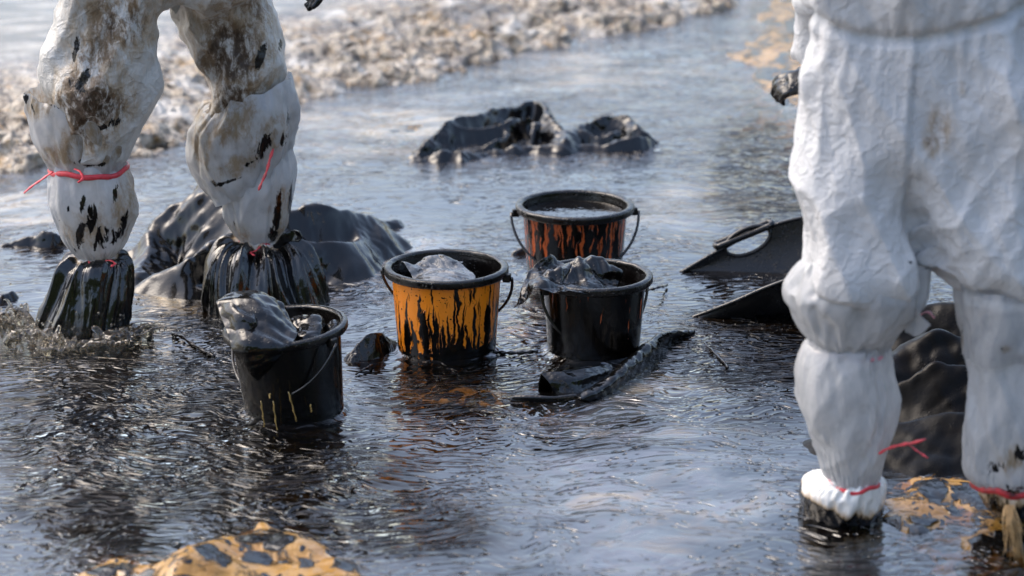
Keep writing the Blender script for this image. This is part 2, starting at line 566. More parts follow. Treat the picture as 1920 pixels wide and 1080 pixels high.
gl = m.n('BsdfGlossy', {'Color': (1, 1, 1, 1), 'Roughness': m.mixf(emul_sheen, 0.025, 0.12), 'Normal': nrm}).outputs[0]
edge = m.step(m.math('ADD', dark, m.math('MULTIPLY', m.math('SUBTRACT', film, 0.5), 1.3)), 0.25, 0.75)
fr = m.n('Fresnel', {'IOR': m.mixf(edge, 2.0, 1.38), 'Normal': nrm}).outputs[0]      # reflection strength painted by zone: weakened in dark patches, raised elsewhere
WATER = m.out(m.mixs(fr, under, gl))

xs = axis_lines(-1.75, 1.75, 0.0075, (-900, 900), 1.10)
ys = axis_lines(3.4, 7.4, 0.0075, (-60, 1800), 1.035)
GX, GY = np.meshgrid(xs, ys)
X, Y = GX.ravel(), GY.ravel()
px = proj(np.stack([X, Y, 0 * X], 1))
ok = Y > 1
chop_v = np.where(ok, chop_map(px), 0.3)
chop_v = np.where(np.hypot(X, Y) > 25, 0.3, chop_v)
Z = np.where(np.hypot(X, Y) < 40, water_height(X, np.maximum(Y, 1.0), chop_v), 0)
SZ = np.where(np.hypot(X, Y) < 14, sand_height(X, np.maximum(Y, 1.0)), -0.3)
pale_v = 0.15 * np.ones(len(X))  # zones whose colour is paled to imitate reflected bright sky
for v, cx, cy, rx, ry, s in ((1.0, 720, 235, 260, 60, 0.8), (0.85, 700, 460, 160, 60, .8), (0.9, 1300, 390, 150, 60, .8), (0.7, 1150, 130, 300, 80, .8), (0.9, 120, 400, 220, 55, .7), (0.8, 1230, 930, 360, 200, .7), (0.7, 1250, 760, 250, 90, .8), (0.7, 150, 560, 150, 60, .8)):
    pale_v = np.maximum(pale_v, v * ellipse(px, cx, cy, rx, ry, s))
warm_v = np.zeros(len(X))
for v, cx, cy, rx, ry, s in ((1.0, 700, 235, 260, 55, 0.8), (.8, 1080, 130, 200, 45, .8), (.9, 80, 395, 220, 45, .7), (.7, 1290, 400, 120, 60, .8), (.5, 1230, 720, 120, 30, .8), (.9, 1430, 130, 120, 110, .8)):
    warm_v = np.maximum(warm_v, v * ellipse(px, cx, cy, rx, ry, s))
dark_v = np.zeros(len(X))  # zones made to mirror less sky, imitating dark reflections
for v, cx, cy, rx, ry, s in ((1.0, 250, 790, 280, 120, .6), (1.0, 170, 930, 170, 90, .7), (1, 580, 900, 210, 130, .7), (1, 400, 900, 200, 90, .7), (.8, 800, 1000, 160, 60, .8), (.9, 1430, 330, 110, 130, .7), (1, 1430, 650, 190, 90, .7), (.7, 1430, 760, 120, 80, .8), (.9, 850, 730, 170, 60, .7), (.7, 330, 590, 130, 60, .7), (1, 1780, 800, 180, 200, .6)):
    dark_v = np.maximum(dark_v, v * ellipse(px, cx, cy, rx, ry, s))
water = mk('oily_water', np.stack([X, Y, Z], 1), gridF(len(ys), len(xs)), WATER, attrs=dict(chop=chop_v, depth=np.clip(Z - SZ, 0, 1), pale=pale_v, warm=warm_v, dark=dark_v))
tag(water, kind='structure')

# --- breaking wave of dirty froth ----------------------------------------------
m = Mat('oily_froth')
o_ = m.obj()
froth = m.attr('froth')
a1 = m.noise(o_, 11, 5, 0.65)
a2 = m.noise(o_, 30, 4, 0.6)
a3 = m.noise(m.scaled(o_, (1, 1, 1), (5, 3, 1)), 4.5, 4, 0.6)
c = m.mix(m.step(a2, 0.36, 0.62), (0.085, 0.06, 0.038), (0.46, 0.40, 0.31))
c = m.mix(m.step(a1, 0.52, 0.68), c, (0.34, 0.21, 0.08))
c = m.mix(m.step(a3, 0.50, 0.72), c, (0.60, 0.585, 0.545))
c = m.mix(m.step(m.noise(o_, 17, 4, 0.6, 0.5), 0.61, 0.69), c, (0.02, 0.018, 0.018))
c = m.mix(m.math('MULTIPLY', m.step(m.noise(o_, 3.5, 5, 0.65), 0.48, 0.66), 0.7), c, (0.055, 0.055, 0.06))
sm = m.mix(m.step(m.noise(m.scaled(o_, (1, 3.0, 1)), 3.0, 5, 0.6), 0.42, 0.66), (0.07, 0.075, 0.085), (0.36, 0.345, 0.32))
c = m.mix(froth, sm, c)
nb = m.bump(m.math('ADD', a2, m.math('MULTIPLY', m.noise(o_, 80, 3, 0.6), 0.4)), m.mixf(froth, 0.25, 0.9), 0.03)
FROTH = m.out(m.pbr(col=c, rough=m.mixf(froth, 0.15, 0.25), nrm=nb, spec=0.6))
front_px = [(-60, 345), (0, 330), (60, 322), (130, 318), (240, 300), (330, 282), (400, 255), (480, 225), (560, 205), (640, 180), (720, 172), (800, 160), (880, 138), (950, 122), (1050, 92), (1150, 72), (1250, 58), (1330, 44), (1380, 22), (1420, -10), (1450, -40)]
front = catmull([tuple(at(x, y)) for x, y in front_px], 620)
ts = np.concatenate([np.linspace(0, 1.6, 190), np.linspace(1.6, 9, 150)[1:]])
nt, ns_ = len(ts), len(front)
tang = np.gradient(front, axis=0); tang /= np.linalg.norm(tang, axis=1)[:, None]
back_d = np.stack([-0.35 * np.ones(ns_), np.ones(ns_), np.zeros(ns_)], 1)
back_d /= np.linalg.norm(back_d, axis=1)[:, None]
S = np.linspace(0, 1, ns_)
P0 = front[None] + ts[:, None, None] * back_d[None]
P = P0.reshape(-1, 3)
T = np.repeat(ts, ns_); SS = np.tile(S, nt)
P[:, :2] += (0.10 * fbm(P * 2.1, 3))[:, None] * np.array([[0.2, -1.0]]) * np.exp(-T / 0.5)[:, None]
wid = 0.95 + 0.5 * SS + 0.3 * pn(np.stack([SS * 9, 0 * SS, 0 * SS], 1))
fr_v = 1 - sstep(wid * 0.75, wid * 1.5, T)
fr_v = np.clip(fr_v + 0.5 * np.clip(fbm(P * 1.3 + 4, 2), 0, 1) * sstep(3.5, 1.2, T) * 1.0, 0, 1)
prof = 0.055 * sstep(0, 0.22, T) + 0.035 * sstep(0.2, 0.8, T) - 0.06 * sstep(1.2, 4.0, T)
env = sstep(-0.02, 0.10, T) * (0.25 + 0.75 * fr_v) * (1 - 0.5 * sstep(0.35, 1.1, T))
rough_n = 0.75 * (ridge(P * 3.2, 5, 0.62) - 0.9) + 0.5 * fbm(P * 1.4, 2)
rough_2 = fbm(P * 14, 3, 0.6)
P[:, 2] = -0.03 + prof + env * (0.030 * rough_n + 0.014 * rough_2 + 0.006 * pn(P * 38)) + 0.02 * pn(P * 1.1)
P += warp(P, 9, 0.045) * (env * fr_v)[:, None] * np.array([[1, 1, 0.5]])
P += warp(P, 24, 0.018) * (env * fr_v)[:, None]
P[:, 2] -= 0.06 * (1 - sstep(0, 0.05, T)) + 0.35 * sstep(7.5, 9.0, T)
edge = 1 - np.minimum(1, np.minimum(SS, 1 - SS) / 0.04)
P[:, 2] -= 0.15 * edge
wave = mk('breaking_wave', P, gridF(nt, ns_), FROTH, attrs=dict(froth=fr_v))
tag(wave, kind='structure')

# --- added wooded slope, out of view, darkens what camera-facing surfaces reflect ------------------------------
m = Mat('unseen_hill_foliage')
o_ = m.obj()
UNSEEN_HILL = m.out(m.pbr(col=m.mix(m.step(m.noise(o_, 0.9, 5, 0.65), 0.38, 0.66), (0.018, 0.030, 0.010), (0.07, 0.10, 0.032)), rough=0.8, spec=0.2))
az = np.radians(np.linspace(70, 235, 170))
tt = np.linspace(0, 1, 40)
AZ, TT = np.meshgrid(az, tt)
Rr = 16 + 26 * TT
P = np.stack([np.sin(AZ) * Rr, np.cos(AZ) * Rr, -0.4 + 13 * sstep(0, 0.75, TT) * sstep(np.radians(68), np.radians(110), AZ) * sstep(np.radians(238), np.radians(205), AZ)], -1).reshape(-1, 3)
P += warp(P, 0.35, 1.6) * sstep(0, 0.1, TT).reshape(-1, 1)
P[:, 2] += 1.2 * np.abs(pn(P * 0.9)) * sstep(0, 0.1, TT).ravel()
tag(mk('unseen_dark_hill', P, gridF(40, 170), UNSEEN_HILL), kind='structure')
# ================================================================ MATERIALS OF THINGS
def oil_mat(name, rough=0.16, beads=0.5, col=(0.0016, 0.0014, 0.0013), brown=0.4, fine=0.35, spec=0.5):
    m = Mat(name)
    o_ = m.obj()
    big = m.noise(o_, 16, 3, 0.6)
    fn = m.noise(o_, 150, 3, 0.6)
    bd = m.step(m.vor(o_, 150), 0.38, 0.10)
    where = m.step(m.noise(o_, 22, 2, 0.5), 0.45, 0.62)
    h = m.math('ADD', m.math('MULTIPLY', big, 0.8), m.math('ADD', m.math('MULTIPLY', fn, fine), m.math('MULTIPLY', m.math('MULTIPLY', bd, where), beads)))
    c = m.mix(m.math('MULTIPLY', m.step(m.noise(o_, 9, 4, 0.6), 0.5, 0.75), brown), col, (0.012, 0.007, 0.0035))
    return m.out(m.pbr(col=c, rough=m.mixf(m.step(big, 0.35, 0.7), rough * 0.6, rough * 1.3), nrm=m.bump(h, 0.8, 0.0022), spec=spec))
OIL_FILM = oil_mat('oil_soaked_plastic', 0.13, 0.5)
OIL_SHEET = oil_mat('oil_soaked_fabric', 0.12, 0.3, brown=0.5, fine=0.25)
BLACK_BAG = oil_mat('black_bag_plastic', 0.08, 0.1, (0.0022, 0.0022, 0.0025), 0.25, 0.15)
DULL_BAG = oil_mat('silty_bag_plastic', 0.40, 0.2, (0.002, 0.0016, 0.0012), 0.5, 0.2, 0.12)
BLACK_PLASTIC = oil_mat('black_scoop_plastic', 0.30, 0.9, (0.003, 0.003, 0.0034), 0.05, 0.3)
RIM_BLACK = oil_mat('oily_black_rim', 0.30, 1.0, (0.0028, 0.0025, 0.0024), 0.2, 0.5)
INNER_BLACK = oil_mat('oily_bucket_inside', 0.35, 0.7, (0.003, 0.0022, 0.002), 0.8, 0.4)

def bucket_mat(name, base, cover, R, h):
    """plastic with runs of crude: long drips from the rim, a solid dirty foot"""
    m = Mat(name)
    o_ = m.obj()
    sx = m.n('SeparateXYZ', {0: o_})
    ang = m.math('ARCTAN2', sx.outputs[1], sx.outputs[0])
    z = m.math('DIVIDE', sx.outputs[2], h)
    w1 = m.noise(o_, 30, 3, 0.6)
    uvw = m.n('CombineXYZ', {0: m.math('ADD', m.math('MULTIPLY', ang, 5.2), m.math('MULTIPLY', w1, 0.9)), 1: m.math('MULTIPLY', z, 1.15), 2: 3.7}).outputs[0]
    uvw2 = m.n('CombineXYZ', {0: m.math('ADD', m.math('MULTIPLY', ang, 11.0), m.math('MULTIPLY', w1, 1.5)), 1: m.math('MULTIPLY', z, 1.3), 2: 9.1}).outputs[0]
    d1 = m.noise(uvw, 1.0, 3.0, 0.6)
    d2 = m.noise(uvw2, 1.0, 2.5, 0.55)
    zz = m.math('MULTIPLY', m.math('SUBTRACT', 0.62, z), 0.10)
    th = m.math('ADD', zz, cover)
    s1 = m.math('ADD', d1, th)
    s2 = m.math('ADD', d2, th)
    blob = m.math('ADD', m.noise(o_, 26, 4, 0.6), m.math('ADD', m.math('MULTIPLY', m.math('SUBTRACT', 0.34, z), 0.75), m.math('MULTIPLY', cover, 0.8)))
    k = m.math('MAXIMUM', m.math('MAXIMUM', m.step(s1, 0.565, 0.60), m.step(s2, 0.60, 0.64)), m.step(blob, 0.60, 0.66))
    spk = m.step(m.math('ADD', m.noise(o_, 160, 2, 0.5), m.math('MULTIPLY', d1, 0.15)), 0.73, 0.77)
    k = m.math('MAXIMUM', k, spk)
    smear = m.math('MULTIPLY', m.step(m.noise(m.scaled(o_, (1, 1, 0.4)), 30, 4, 0.65), 0.5, 0.8), 0.55)
    b0 = m.mix(smear, base, tuple(v * 0.45 for v in base))
    cc = m.mix(k, b0, (0.0018, 0.0014, 0.0012))
    bm = m.bump(m.math('ADD', k, m.math('MULTIPLY', m.noise(o_, 70, 3), 0.3)), 0.8, 0.0022)
    return m.out(m.pbr(col=cc, rough=m.mixf(k, 0.33, 0.16), nrm=bm, spec=0.5))

def liquid_mat():
    m = Mat('bucket_oil')
    o_ = m.obj()
    h = m.math('ADD', m.noise(o_, 45, 2), m.math('MULTIPLY', m.step(m.vor(o_, 60), 0.3, 0.1), 0.35))
    return m.out(m.pbr(col=(0.003, 0.002, 0.0012), rough=0.05, nrm=m.bump(h, 0.5, 0.002), spec=0.9))
LIQUID = liquid_mat()

def simple(name, col, rough=0.4, nscale=60, amt=0.3, spec=0.5, dark=None):
    m = Mat(name)
    o_ = m.obj()
    n_ = m.noise(o_, nscale, 4, 0.6)
    c = m.mix(m.step(n_, 0.4, 0.75), col, dark or tuple(v * (1 - amt) for v in col))
    return m.out(m.pbr(col=c, rough=rough, nrm=m.bump(n_, 0.5, 0.002), spec=spec))
TIE = simple('red_raffia', (0.62, 0.045, 0.06), 0.4, 90, 0.35)
TIE_OILY = simple('red_raffia_oily', (0.50, 0.035, 0.04), 0.35, 45, 0.9, dark=(0.012, 0.008, 0.007))
STRAW = simple('straw_rope', (0.42, 0.27, 0.12), 0.7, 120, 0.4)
WIRE = simple('oily_wire', (0.004, 0.0035, 0.0035), 0.22, 60, 0.3, 0.8)
DRIP = simple('amber_drip', (0.40, 0.27, 0.09), 0.15, 60, 0.3, 0.8)

def suit_mat(name, dirty):
    m = Mat(name)
    o_ = m.obj()
    w = m.noise(o_, 34, 4, 0.65, 0.7)
    w2 = m.n('TexVoronoi', {'Vector': m.n('VectorMath', {0: o_, 1: m.n('VectorMath', {0: m.noise(o_, 20, 3, col=True), 1: (0.05, 0.05, 0.05)}, operation='MULTIPLY').outputs[0]}, operation='ADD').outputs[0], 'Scale': 21}, feature='DISTANCE_TO_EDGE').outputs['Distance']
    crease = m.step(w2, 0.10, 0.0)
    fab = m.noise(o_, 900, 1)
    h = m.math('ADD', m.math('MULTIPLY', w, 1.0), m.math('ADD', m.math('MULTIPLY', crease, 0.10), m.math('MULTIPLY', fab, 0.03)))
    nb = m.bump(h, 0.9, 0.008)
    c = m.mix(m.step(m.noise(o_, 7, 4, 0.6), 0.42, 0.75), (0.55, 0.56, 0.57), (0.49, 0.495, 0.50))
    if dirty: c = m.mix(m.step(m.noise(o_, 5, 6, 0.65), 0.3, 0.7), (0.52, 0.52, 0.51), (0.43, 0.42, 0.39))
    d = m.attr('dirt'); k = m.attr('tar')
    s1 = m.noise(m.scaled(o_, (1, 1, 0.7)), 9, 9, 0.72, 0.9)
    s2 = m.noise(m.scaled(o_, (1.4, 1.4, 0.4)), 55, 6, 0.75, 0.5)
    st = m.math('ADD', m.math('MULTIPLY', d, 0.50), m.math('ADD', m.math('MULTIPLY', s1, 1.05), m.math('MULTIPLY', s2, 0.42)))
    gate = m.step(d, 0.02, 0.30)
    strokes = m.noise(m.scaled(o_, (1, 1, 0.45)), 40, 7, 0.72, 0.25)
    gate0 = m.math('MULTIPLY', gate, m.step(strokes, 0.34, 0.60))
    gate = m.math('MULTIPLY', gate, m.step(strokes, 0.38, 0.56))
    f0 = m.math('MULTIPLY', m.step(st, 0.66, 1.02), gate0)
    f1 = m.math('MULTIPLY', m.step(st, 0.94, 1.14), gate)
    f2 = m.math('MULTIPLY', m.step(st, 1.14, 1.30), gate)
    c = m.mix(m.math('MULTIPLY', f0, 0.75), c, (0.30, 0.205, 0.10))
    c = m.mix(m.math('MULTIPLY', f1, 0.85), c, (0.105, 0.060, 0.024))
    c = m.mix(m.math('MULTIPLY', f2, 0.92), c, (0.035, 0.018, 0.008))
    tk = m.step(m.math('ADD', m.math('MULTIPLY', k, 0.85), m.math('MULTIPLY', m.noise(m.scaled(o_, (1.2, 1.2, 0.5)), 40, 6, 0.72, 0.8), 1.9)), 1.42, 1.54)
    tk = m.math('MULTIPLY', tk, m.step(k, 0.02, 0.15))
    c = m.mix(tk, c, (0.004, 0.0026, 0.0018))
    return m.out(m.pbr(col=c, rough=m.mixf(tk, 0.38, 0.2), nrm=nb, spec=0.45))
SUIT_CLEAN = suit_mat('white_coverall', False)
SUIT_DIRTY = suit_mat('soiled_white_coverall', True)

def bag_mat(name, thin=0.34, alpha=0.93):
    """milky polythene: light passes through, surface catches streaky highlights"""
    m = Mat(name)
    o_ = m.obj()
    st = m.noise(m.scaled(o_, (1, 1, 0.5)), 36, 4, 0.65, 0.8)
    w = m.noise(o_, 28, 3, 0.6, 0.6)
    nb = m.bump(m.math('ADD', st, m.math('MULTIPLY', w, 0.9)), 0.55, 0.0035)
    c = m.mix(m.step(st, 0.4, 0.7), (0.54, 0.55, 0.56), (0.45, 0.465, 0.48))
    d = m.attr('dirt'); k = m.attr('tar')
    s1 = m.noise(o_, 13, 8, 0.72, 0.8)
    s2 = m.noise(m.scaled(o_, (1.3, 1.3, 0.45)), 45, 4, 0.65)
    f1 = m.math('MULTIPLY', m.step(m.math('ADD', m.math('MULTIPLY', d, 0.60), m.math('ADD', m.math('MULTIPLY', s1, 0.6), m.math('MULTIPLY', s2, 0.55))), 0.80, 1.06), m.step(d, 0.02, 0.35))
    f1 = m.math('MULTIPLY', f1, m.step(m.noise(m.scaled(o_, (1, 1, 0.5)), 38, 7, 0.72, 0.3), 0.36, 0.62))
    c = m.mix(m.math('MULTIPLY', f1, 0.85), c, (0.22, 0.135, 0.05))
    c = m.mix(m.math('MULTIPLY', m.step(d, 0.0, 1.2), 0.35), c, (0.36, 0.30, 0.20))
    tk = m.math('MULTIPLY', m.step(m.math('ADD', m.math('MULTIPLY', k, 0.85), m.math('MULTIPLY', m.noise(m.scaled(o_, (1.5, 1.5, 0.45)), 40, 6, 0.72, 0.8), 1.8)), 1.38, 1.48), m.step(k, 0.02, 0.15))
    c = m.mix(tk, c, (0.005, 0.003, 0.002))
    p = m.pbr(col=c, rough=m.mixf(tk, 0.26, 0.15), nrm=nb, spec=0.55)
    tr = m.n('BsdfTranslucent', {'Color': c, 'Normal': nb}).outputs[0]
    clear = m.n('BsdfTransparent', {'Color': (0.95, 0.95, 0.95, 1)}).outputs[0]
    sh = m.mixs(m.math('MULTIPLY', m.math('SUBTRACT', 1.0, tk), thin), p, tr)
    sh = m.mixs(m.math('MULTIPLY', m.math('SUBTRACT', 1.0, tk), 1 - alpha), sh, clear)
    return m.out(sh)
BAG = bag_mat('milky_bag_plastic')
BAG_THIN = bag_mat('thin_clear_bag_plastic', 0.40, 0.72)

def cover_mat():
    """plastic bag over a boot: white where still clean (attr 'tar' low), black crude below"""
    m = Mat('oil_coated_boot_bag')
    o_ = m.obj()
    k = m.attr('tar')
    n_ = m.noise(m.scaled(o_, (1.4, 1.4, 0.35)), 38, 4, 0.65, 0.3)
    t = m.step(m.math('ADD', k, m.math('MULTIPLY', n_, 0.9)), 0.80, 0.98)
    t2 = m.step(m.math('ADD', k, m.math('MULTIPLY', n_, 0.9)), 0.52, 0.95)
    c = m.mix(t2, (0.78, 0.77, 0.74), (0.40, 0.26, 0.12))
    c = m.mix(t, c, (0.002, 0.0017, 0.0016))
    st = m.noise(m.scaled(o_, (1, 1, 0.25)), 60, 3, 0.6, 0.4)
    nb = m.bump(m.math('ADD', st, m.math('MULTIPLY', m.noise(o_, 140, 2), 0.15)), 0.6, 0.003)
    return m.out(m.pbr(col=c, rough=m.mixf(t, 0.3, 0.15), nrm=nb, spec=0.7))
COVER = cover_mat()
# ================================================================ BUCKETS
def lathe(prof, ns=96):
    a = np.linspace(0, 2 * math.pi, ns, endpoint=False)
    V = np.concatenate([np.stack([r * np.cos(a), r * np.sin(a), np.full(ns, z)], 1) for r, z in prof])
    return V, gridF(len(prof), ns, True)
def make_bucket(key, label, base, cover, bail_drop, level=None, tilt=(0, 0)):
    b = BUCKETS[key]
    R, h, c = b['R'], b['h'], b['c']
    t = thing('bucket', label, 'bucket', tuple(c), 'plastic buckets standing in the oily water')
    o = np.array(c)
    place = lambda V: V + o
    bm = bucket_mat('oil_run_plastic', base, cover, R, h)
    # wall: outer skin down into the water, inner skin to the floor
    prof = [(0.001, -0.03), (R * 0.765, -0.03), (R * 0.775, -0.022), (R * 0.79, 0.0), (R * 0.875, h - 0.016), (R * 0.878, h - 0.008)]
    V, Fc = lathe(prof)
    mk('body', place(V), Fc, bm, t)
    prof = [(R * 0.875, h - 0.004), (R * 0.85, h - 0.02), (R * 0.845, h - 0.028), (R * 0.75, -0.012), (0.001, -0.012)]
    V, Fc = lathe(prof)
    mk('inner_wall', place(V), Fc, INNER_BLACK, t)
    # rolled rim with an overhanging skirt
    n = 12
    pr = [(R * 0.868, h - 0.007)]
    for k in range(n + 1):
        a = math.pi - math.pi * k / n
        pr.append((R * 0.937 + R * 0.063 * math.cos(a), h + 0.006 * math.sin(a)))
    pr += [(R * 1.0, h - 0.010), (R * 0.985, h - 0.013), (R * 0.955, h - 0.011), (R * 0.88, h - 0.0125)]
    V, Fc = lathe(pr, 128)
    wob = 0.0008 * pn(V * 60)
    V[:, 2] += wob
    mk('rim', place(V), Fc, RIM_BLACK, t)
    # lugs and wire handle
    ang, drop, side = bail_drop
    ca, sa = math.cos(ang), math.sin(ang)
    for s in (1, -1):
        p = np.array([ca * R * 1.0 * s, sa * R * 1.0 * s, h - 0.012])
        bx = [p + np.array([ca * s, sa * s, 0]) * dx + np.array([-sa, ca, 0]) * dy + np.array([0, 0, dz])
              for dx in (-0.010, 0.008) for dy in (-0.009, 0.009) for dz in (-0.014, 0.006)]
        F_ = [(0, 1, 3, 2), (4, 6, 7, 5), (0, 4, 5, 1), (2, 3, 7, 6), (0, 2, 6, 4), (1, 5, 7, 3)]
        l_ = mk('lug', place(np.array(bx)), F_, RIM_BLACK, t, smooth=False)
        bv = l_.modifiers.new('soft', 'BEVEL'); bv.width = 0.003; bv.segments = 2
    path = []
    for k in range(41):
        a = math.pi * k / 40
        u = math.cos(a) * R * 1.075
        d = math.sin(a) * R * 1.10
        v = side * d * math.cos(drop)
        zz = h - 0.016 - d * math.sin(drop)
        path.append((ca * u - sa * v, sa * u + ca * v, zz))
    path = np.array(path) + o
    hd = tube('handle', path, 0.0034, WIRE, t, 8)
    if level is not None:
        rr = R * (0.76 + 0.085 * level / h) - 0.001
        V, Fc = lathe([(0.001, level), (rr * 0.3, level), (rr * 0.6, level), (rr * 0.85, level), (rr * 0.96, level), (rr, level + 0.002)], 96)
        V[:, 2] += 0.0010 * pn(V * 25) * (np.hypot(V[:, 0], V[:, 1]) < rr * 0.97)
        mk('oil_fill', place(V), Fc, LIQUID, t)
    # crude that has run down and stands off the wall
    if tilt != (0, 0):
        t.rotation_euler = (math.radians(tilt[0]), math.radians(tilt[1]), 0)
    return t
ORANGE, RED_O = (0.78, 0.225, 0.006), (0.42, 0.075, 0.010)
make_bucket('B', 'orange bucket streaked with black runs of oil, holding a grey floating sheet', ORANGE, 0.022, (math.radians(-12), math.radians(62), 1), 0.128)
make_bucket('C', 'farthest bucket, dark orange, filled almost to the rim with still liquid', RED_O, 0.095, (math.radians(3), math.radians(58), -1), 0.166)
make_bucket('A', 'nearest bucket, wholly black with oil, a soaked cloth hanging over its side', (0.02, 0.012, 0.01), 0.5, (math.radians(-38), math.radians(52), -1), 0.10, (1.5, -4.5))
make_bucket('D', 'black bucket with small orange spots, crumpled plastic poking out to the left', RED_O, 0.165, (math.radians(-150), math.radians(75), 1), 0.095)

# ---------------------------------------------------------------- what is in the buckets
def sheet(name, ctrl, nu, nv, mat, label, cat, amp=0.006, f=14, seed=1, th=0.0022, parent=None, group=None, ex=0.10):
    V, Fq = patch(ctrl, nu, nv)
    N = normals(V, Fq)
    d = amp * 1.0 * crumple(V, 4, f * 0.55, seed)
    V = relax(V, Fq, d * 1.5, ex * 0.7, ex * 0.7, 36, 0.015, 0.012, amp * 3.5)
    V, nv, nu = upgrid(V, nv, nu, False)
    Fq = gridF(nv, nu)
    N = normals(V, Fq)
    mod = np.clip(0.8 + 1.2 * pn(V * f * 0.6 + seed), 0.2, 1.6)
    c1 = 0.62 / f
    V = V + N * (amp * 0.75 * crumple(V, 4, f * 0.9, seed + 50) + amp * 0.35 * crumple(V, 4, f * 2.2, seed + 51) + mod * amp * (0.9 * facets(V * np.array([1, .7, .8]), c1, seed % 60) / c1 ** 2 - 0.22 * facets(V + 2.1, c1 * 0.55, seed % 60 + 5) / (c1 * 0.55) ** 2))[:, None]
    o = mk(name, V, Fq, mat, parent)
    solid(o, th)
    if label: tag(o, label, cat, group)
    return o
A, Bc, D = BUCKETS['A']['c'], BUCKETS['B']['c'], BUCKETS['D']['c']
Y = A.y
ctrl = [
    [atY(455, 640, Y + .03), atY(480, 630, Y + .04), atY(515, 625, Y + .05), atY(548, 632, Y + .05)],
    [atY(424, 598, Y + .00), atY(452, 572, Y + .05), atY(495, 566, Y + .06), atY(540, 592, Y + .06)],
    [atY(409, 572, Y - .03), atY(438, 551, Y + .01), atY(490, 548, Y + .02), atY(530, 572, Y + .03)],
    [atY(414, 590, Y - .06), atY(450, 570, Y - .05), atY(500, 578, Y - .05), atY(545, 602, Y - .02)],
    [atY(424, 616, Y - .10), atY(456, 600, Y - .10), atY(505, 612, Y - .10), atY(556, 625, Y - .07)],
    [atY(434, 648, Y - .135), atY(465, 640, Y - .15), atY(508, 645, Y - .15), atY(546, 645, Y - .13)],
    [atY(448, 676, Y - .142), atY(468, 680, Y - .155), atY(500, 682, Y - .152), atY(528, 664, Y - .138)],
    [atY(468, 706, Y - .140), atY(477, 714, Y - .145), atY(488, 712, Y - .144), atY(502, 700, Y - .138)],
]
cl = sheet('oily_cloth', ctrl, 44, 76, OIL_SHEET, 'black oil-soaked cloth humped up and hanging over the left side of the nearest bucket', 'cloth', 0.012, 10, 4, 0.0045, ex=0.06)
ctrl = [   # the fold that turns back over its left flank
    [atY(413, 575, Y - .04), atY(432, 568, Y - .07), atY(458, 584, Y - .09), atY(474, 592, Y - .09)],
    [atY(418, 592, Y - .07), atY(440, 588, Y - .10), atY(466, 600, Y - .115), atY(480, 600, Y - .10)],
    [atY(428, 618, Y - .10), atY(446, 630, Y - .125), atY(468, 618, Y - .125), atY(482, 608, Y - .105)],
]
sheet('cloth_fold', ctrl, 26, 20, OIL_SHEET, None, None, 0.006, 16, 9, 0.004, parent=cl)
ctrl = [   # second fold lying across the mouth
    [atY(500, 640, Y + .02), atY(540, 618, Y + .05), atY(580, 612, Y + .06), atY(612, 640, Y + .04)],
    [atY(515, 620, Y - .02), atY(550, 598, Y + .02), atY(592, 594, Y + .02), atY(606, 612, Y + .01)],
    [atY(528, 640, Y - .06), atY(560, 628, Y - .05), atY(598, 618, Y - .04), atY(606, 628, Y - .03)],
    [atY(530, 668, Y - .09), atY(560, 652, Y - .085), atY(590, 648, Y - .07), atY(606, 645, Y - .05)],
]
sheet('cloth_fold', ctrl, 34, 34, OIL_SHEET, None, None, 0.008, 14, 12, 0.004, parent=cl)
ctrl = [
    [atY(604, 628, Y + .03), atY(622, 606, Y + .05), atY(640, 606, Y + .05)],
    [atY(606, 628, Y - .01), atY(624, 604, Y + .01), atY(642, 610, Y + .01)],
    [atY(604, 640, Y - .04), atY(622, 620, Y - .03), atY(638, 622, Y - .03)],
]
sheet('cloth_fold', ctrl, 20, 20, OIL_SHEET, None, None, 0.006, 22, 15, 0.003, parent=cl)
# threads of oil running off the cloth's tip
for x0, x1, ya, yb, dy in ((489, 496, 752, 800, -.142), (512, 520, 752, 812, -.143), (541, 556, 735, 790, -.138), (506, 506, 738, 746, -.148), (582, 584, 758, 772, -.12)):
    pts = [atY(x0 + (x1 - x0) * k / 8 + 0.8 * math.sin(k * 2.1), ya + (yb - ya) * k / 8, Y + dy + 0.030 * (k / 8) * ((yb - ya) / 60)) for k in range(9)]
    tube('oil_thread', pts, [0.0010 + 0.0005 * ((k * 7) % 3) for k in range(9)], DRIP, cl, 6)

# orange bucket: a sheet half afloat with one peaked fold
Y = Bc.y
ctrl = [
    [atY(768, 506, Y + .06), atY(800, 496, Y + .085), atY(840, 492, Y + .09), atY(868, 494, Y + .08)],
    [atY(752, 510, Y + .03), atY(790, 489, Y + .04), atY(828, 477, Y + .05), atY(862, 494, Y + .045)],
    [atY(754, 492, Y + .01), atY(790, 502, Y + .01), atY(832, 500, Y + .01), atY(876, 506, Y + .01)],
    [atY(772, 516, Y - .015), atY(800, 510, Y - .01), atY(840, 506, Y - .02), atY(888, 514, Y - .02)],
    [atY(780, 532, Y - .05), atY(810, 518, Y - .055), atY(850, 516, Y - .055), atY(890, 524, Y - .045)],
    [atY(790, 534, Y - .085), atY(820, 533, Y - .09), atY(850, 533, Y - .09), atY(880, 532, Y - .075)],
]
def film_mat():
    m = Mat('grey_oily_film')
    o_ = m.obj()
    n_ = m.noise(o_, 55, 4, 0.6)
    c = m.mix(m.step(m.noise(o_, 26, 5, 0.62), 0.50, 0.60), (0.13, 0.135, 0.14), (0.006, 0.006, 0.006))
    return m.out(m.pbr(col=c, rough=0.22, nrm=m.bump(n_, 0.8, 0.004), spec=0.8))
FILM = film_mat()
sheet('plastic_sheet', ctrl, 40, 40, FILM, 'grey oily plastic sheet floating inside the orange bucket', 'plastic sheet', 0.006, 20, 21, 0.0015)

